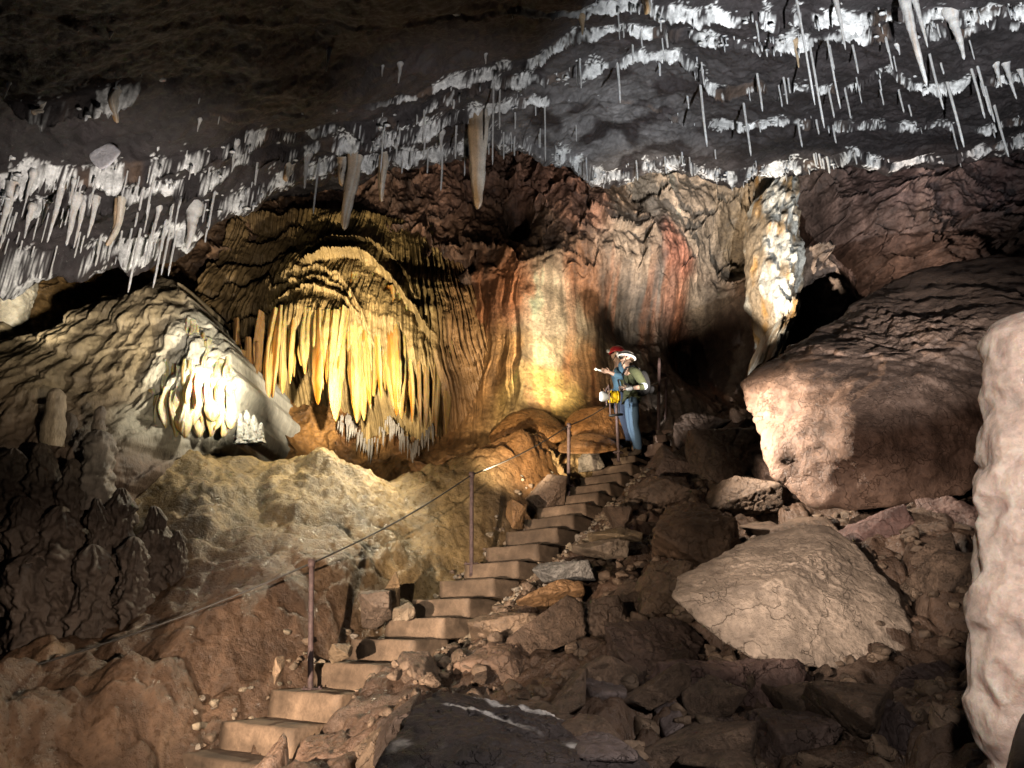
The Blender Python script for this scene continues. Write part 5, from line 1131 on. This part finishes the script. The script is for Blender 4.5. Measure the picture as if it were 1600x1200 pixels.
spot('great_boulder_fill', (-.6, 1.0, .3), P(1420, 735, 6.3), 300, 19, 1, (1, .8, .7), .04)
spot('stalagmite_flash', (.3, .0, .9), P(1640, 800, 1.75), 130, 44, .8, (1, .92, .86), .03)
spot('ceiling_flash_right', (2.4, 2.2, -.2), P(1250, 105, 8), 3100, 56, .9, (.9, .95, 1), .025)
spot('ceiling_fill_left', (-.9, 3.2, .2), P(200, 332, 7), 1150, 40, 1, (1, .93, .86), .025)  # unseen spot put in to pick out the left stalactite row
spot('ceiling_fill_middle', (.6, 3.6, .4), P(680, 205, 7.8), 620, 34, 1, (.98, .96, .96), .025)  # added spot for the stalactites and crust above the dome
spot('drapery_lamp', P(560, 690, 7.7)+np.array((0, 0, .45)), P(545, 570, 9.5), 640, 74, .8, (1, .90, .74), .04)
spot('dome_fill', P(610, 760, 5.8), P(552, 430, 10), 1300, 20, 1, (1, .87, .66), .04)  # added frontal spot, brightens the upper ribs of the dome
spot('ridge_lamp', P(640, 570, 8.7), P(500, 780, 7.7), 330, 80, .9, (1, .88, .62), .04)
spot('boss_fill', P(130, 540, 6.4), P(20, 455, 8.7), 420, 24, 1, (1, .92, .75), .04)  # spot added just to brighten the calcite boss
point('buttress_lamp', P(372, 575, 7.55), 34, (1, .93, .76), .06)
spot('buttress_side_lamp', P(440, 640, 6.9), P(280, 560, 8.3), 200, 62, 1, (1, .92, .74), .05)
spot('foreground_fill', (1.3, .9, 1.0), P(830, 1110, 3.5), 200, 44, 1, (1, .93, .88), .03)  # added because no other lamp reaches the crusted boulder
spot('stair_lamp', P(640, 690, 8.2)+np.array((0, -.3, .5)), P(980, 620, 10), 650, 24, .8, (1, .96, .9), .04)
spot('wall_lamp', P(1060, 720, 9.0)+np.array((0, 0, .5)), P(1020, 350, 11.6), 1100, 57, 1, (1, .88, .74), .04)
spot('mound_fill', P(760, 790, 7.6)+np.array((0, 0, .3)), P(850, 650, 10.2), 420, 60, .8, (1, .84, .6), .04)  # added warm spot that lifts the flowstone mounds
spot('panel_lamp', P(935, 610, 9.7), P(820, 540, 10.9), 330, 85, .9, (1, .88, .66), .04)
spot('pillar_lamp', P(1050, 640, 8.8), P(1222, 400, 10.5), 1300, 30, .5, (1, .9, .75), .04)
spot('right_wall_lamp', P(1345, 425, 9.6)+np.array((0, 0, .2)), P(1430, 315, 11.8), 200, 80, 1, (1, .82, .72), .04)
scene.view_settings.view_transform = 'Standard'; scene.view_settings.look = 'None'
scene.view_settings.exposure = .38; scene.view_settings.gamma = 1
scene.render.engine = 'CYCLES'
scene.cycles.max_bounces = 5; scene.cycles.diffuse_bounces = 0; scene.cycles.glossy_bounces = 1; scene.cycles.transmission_bounces = 2
scene.cycles.use_denoising = True
try: scene.cycles.denoiser = 'OPENIMAGEDENOISE'
except Exception: pass
scene.cycles.sample_clamp_indirect = 4
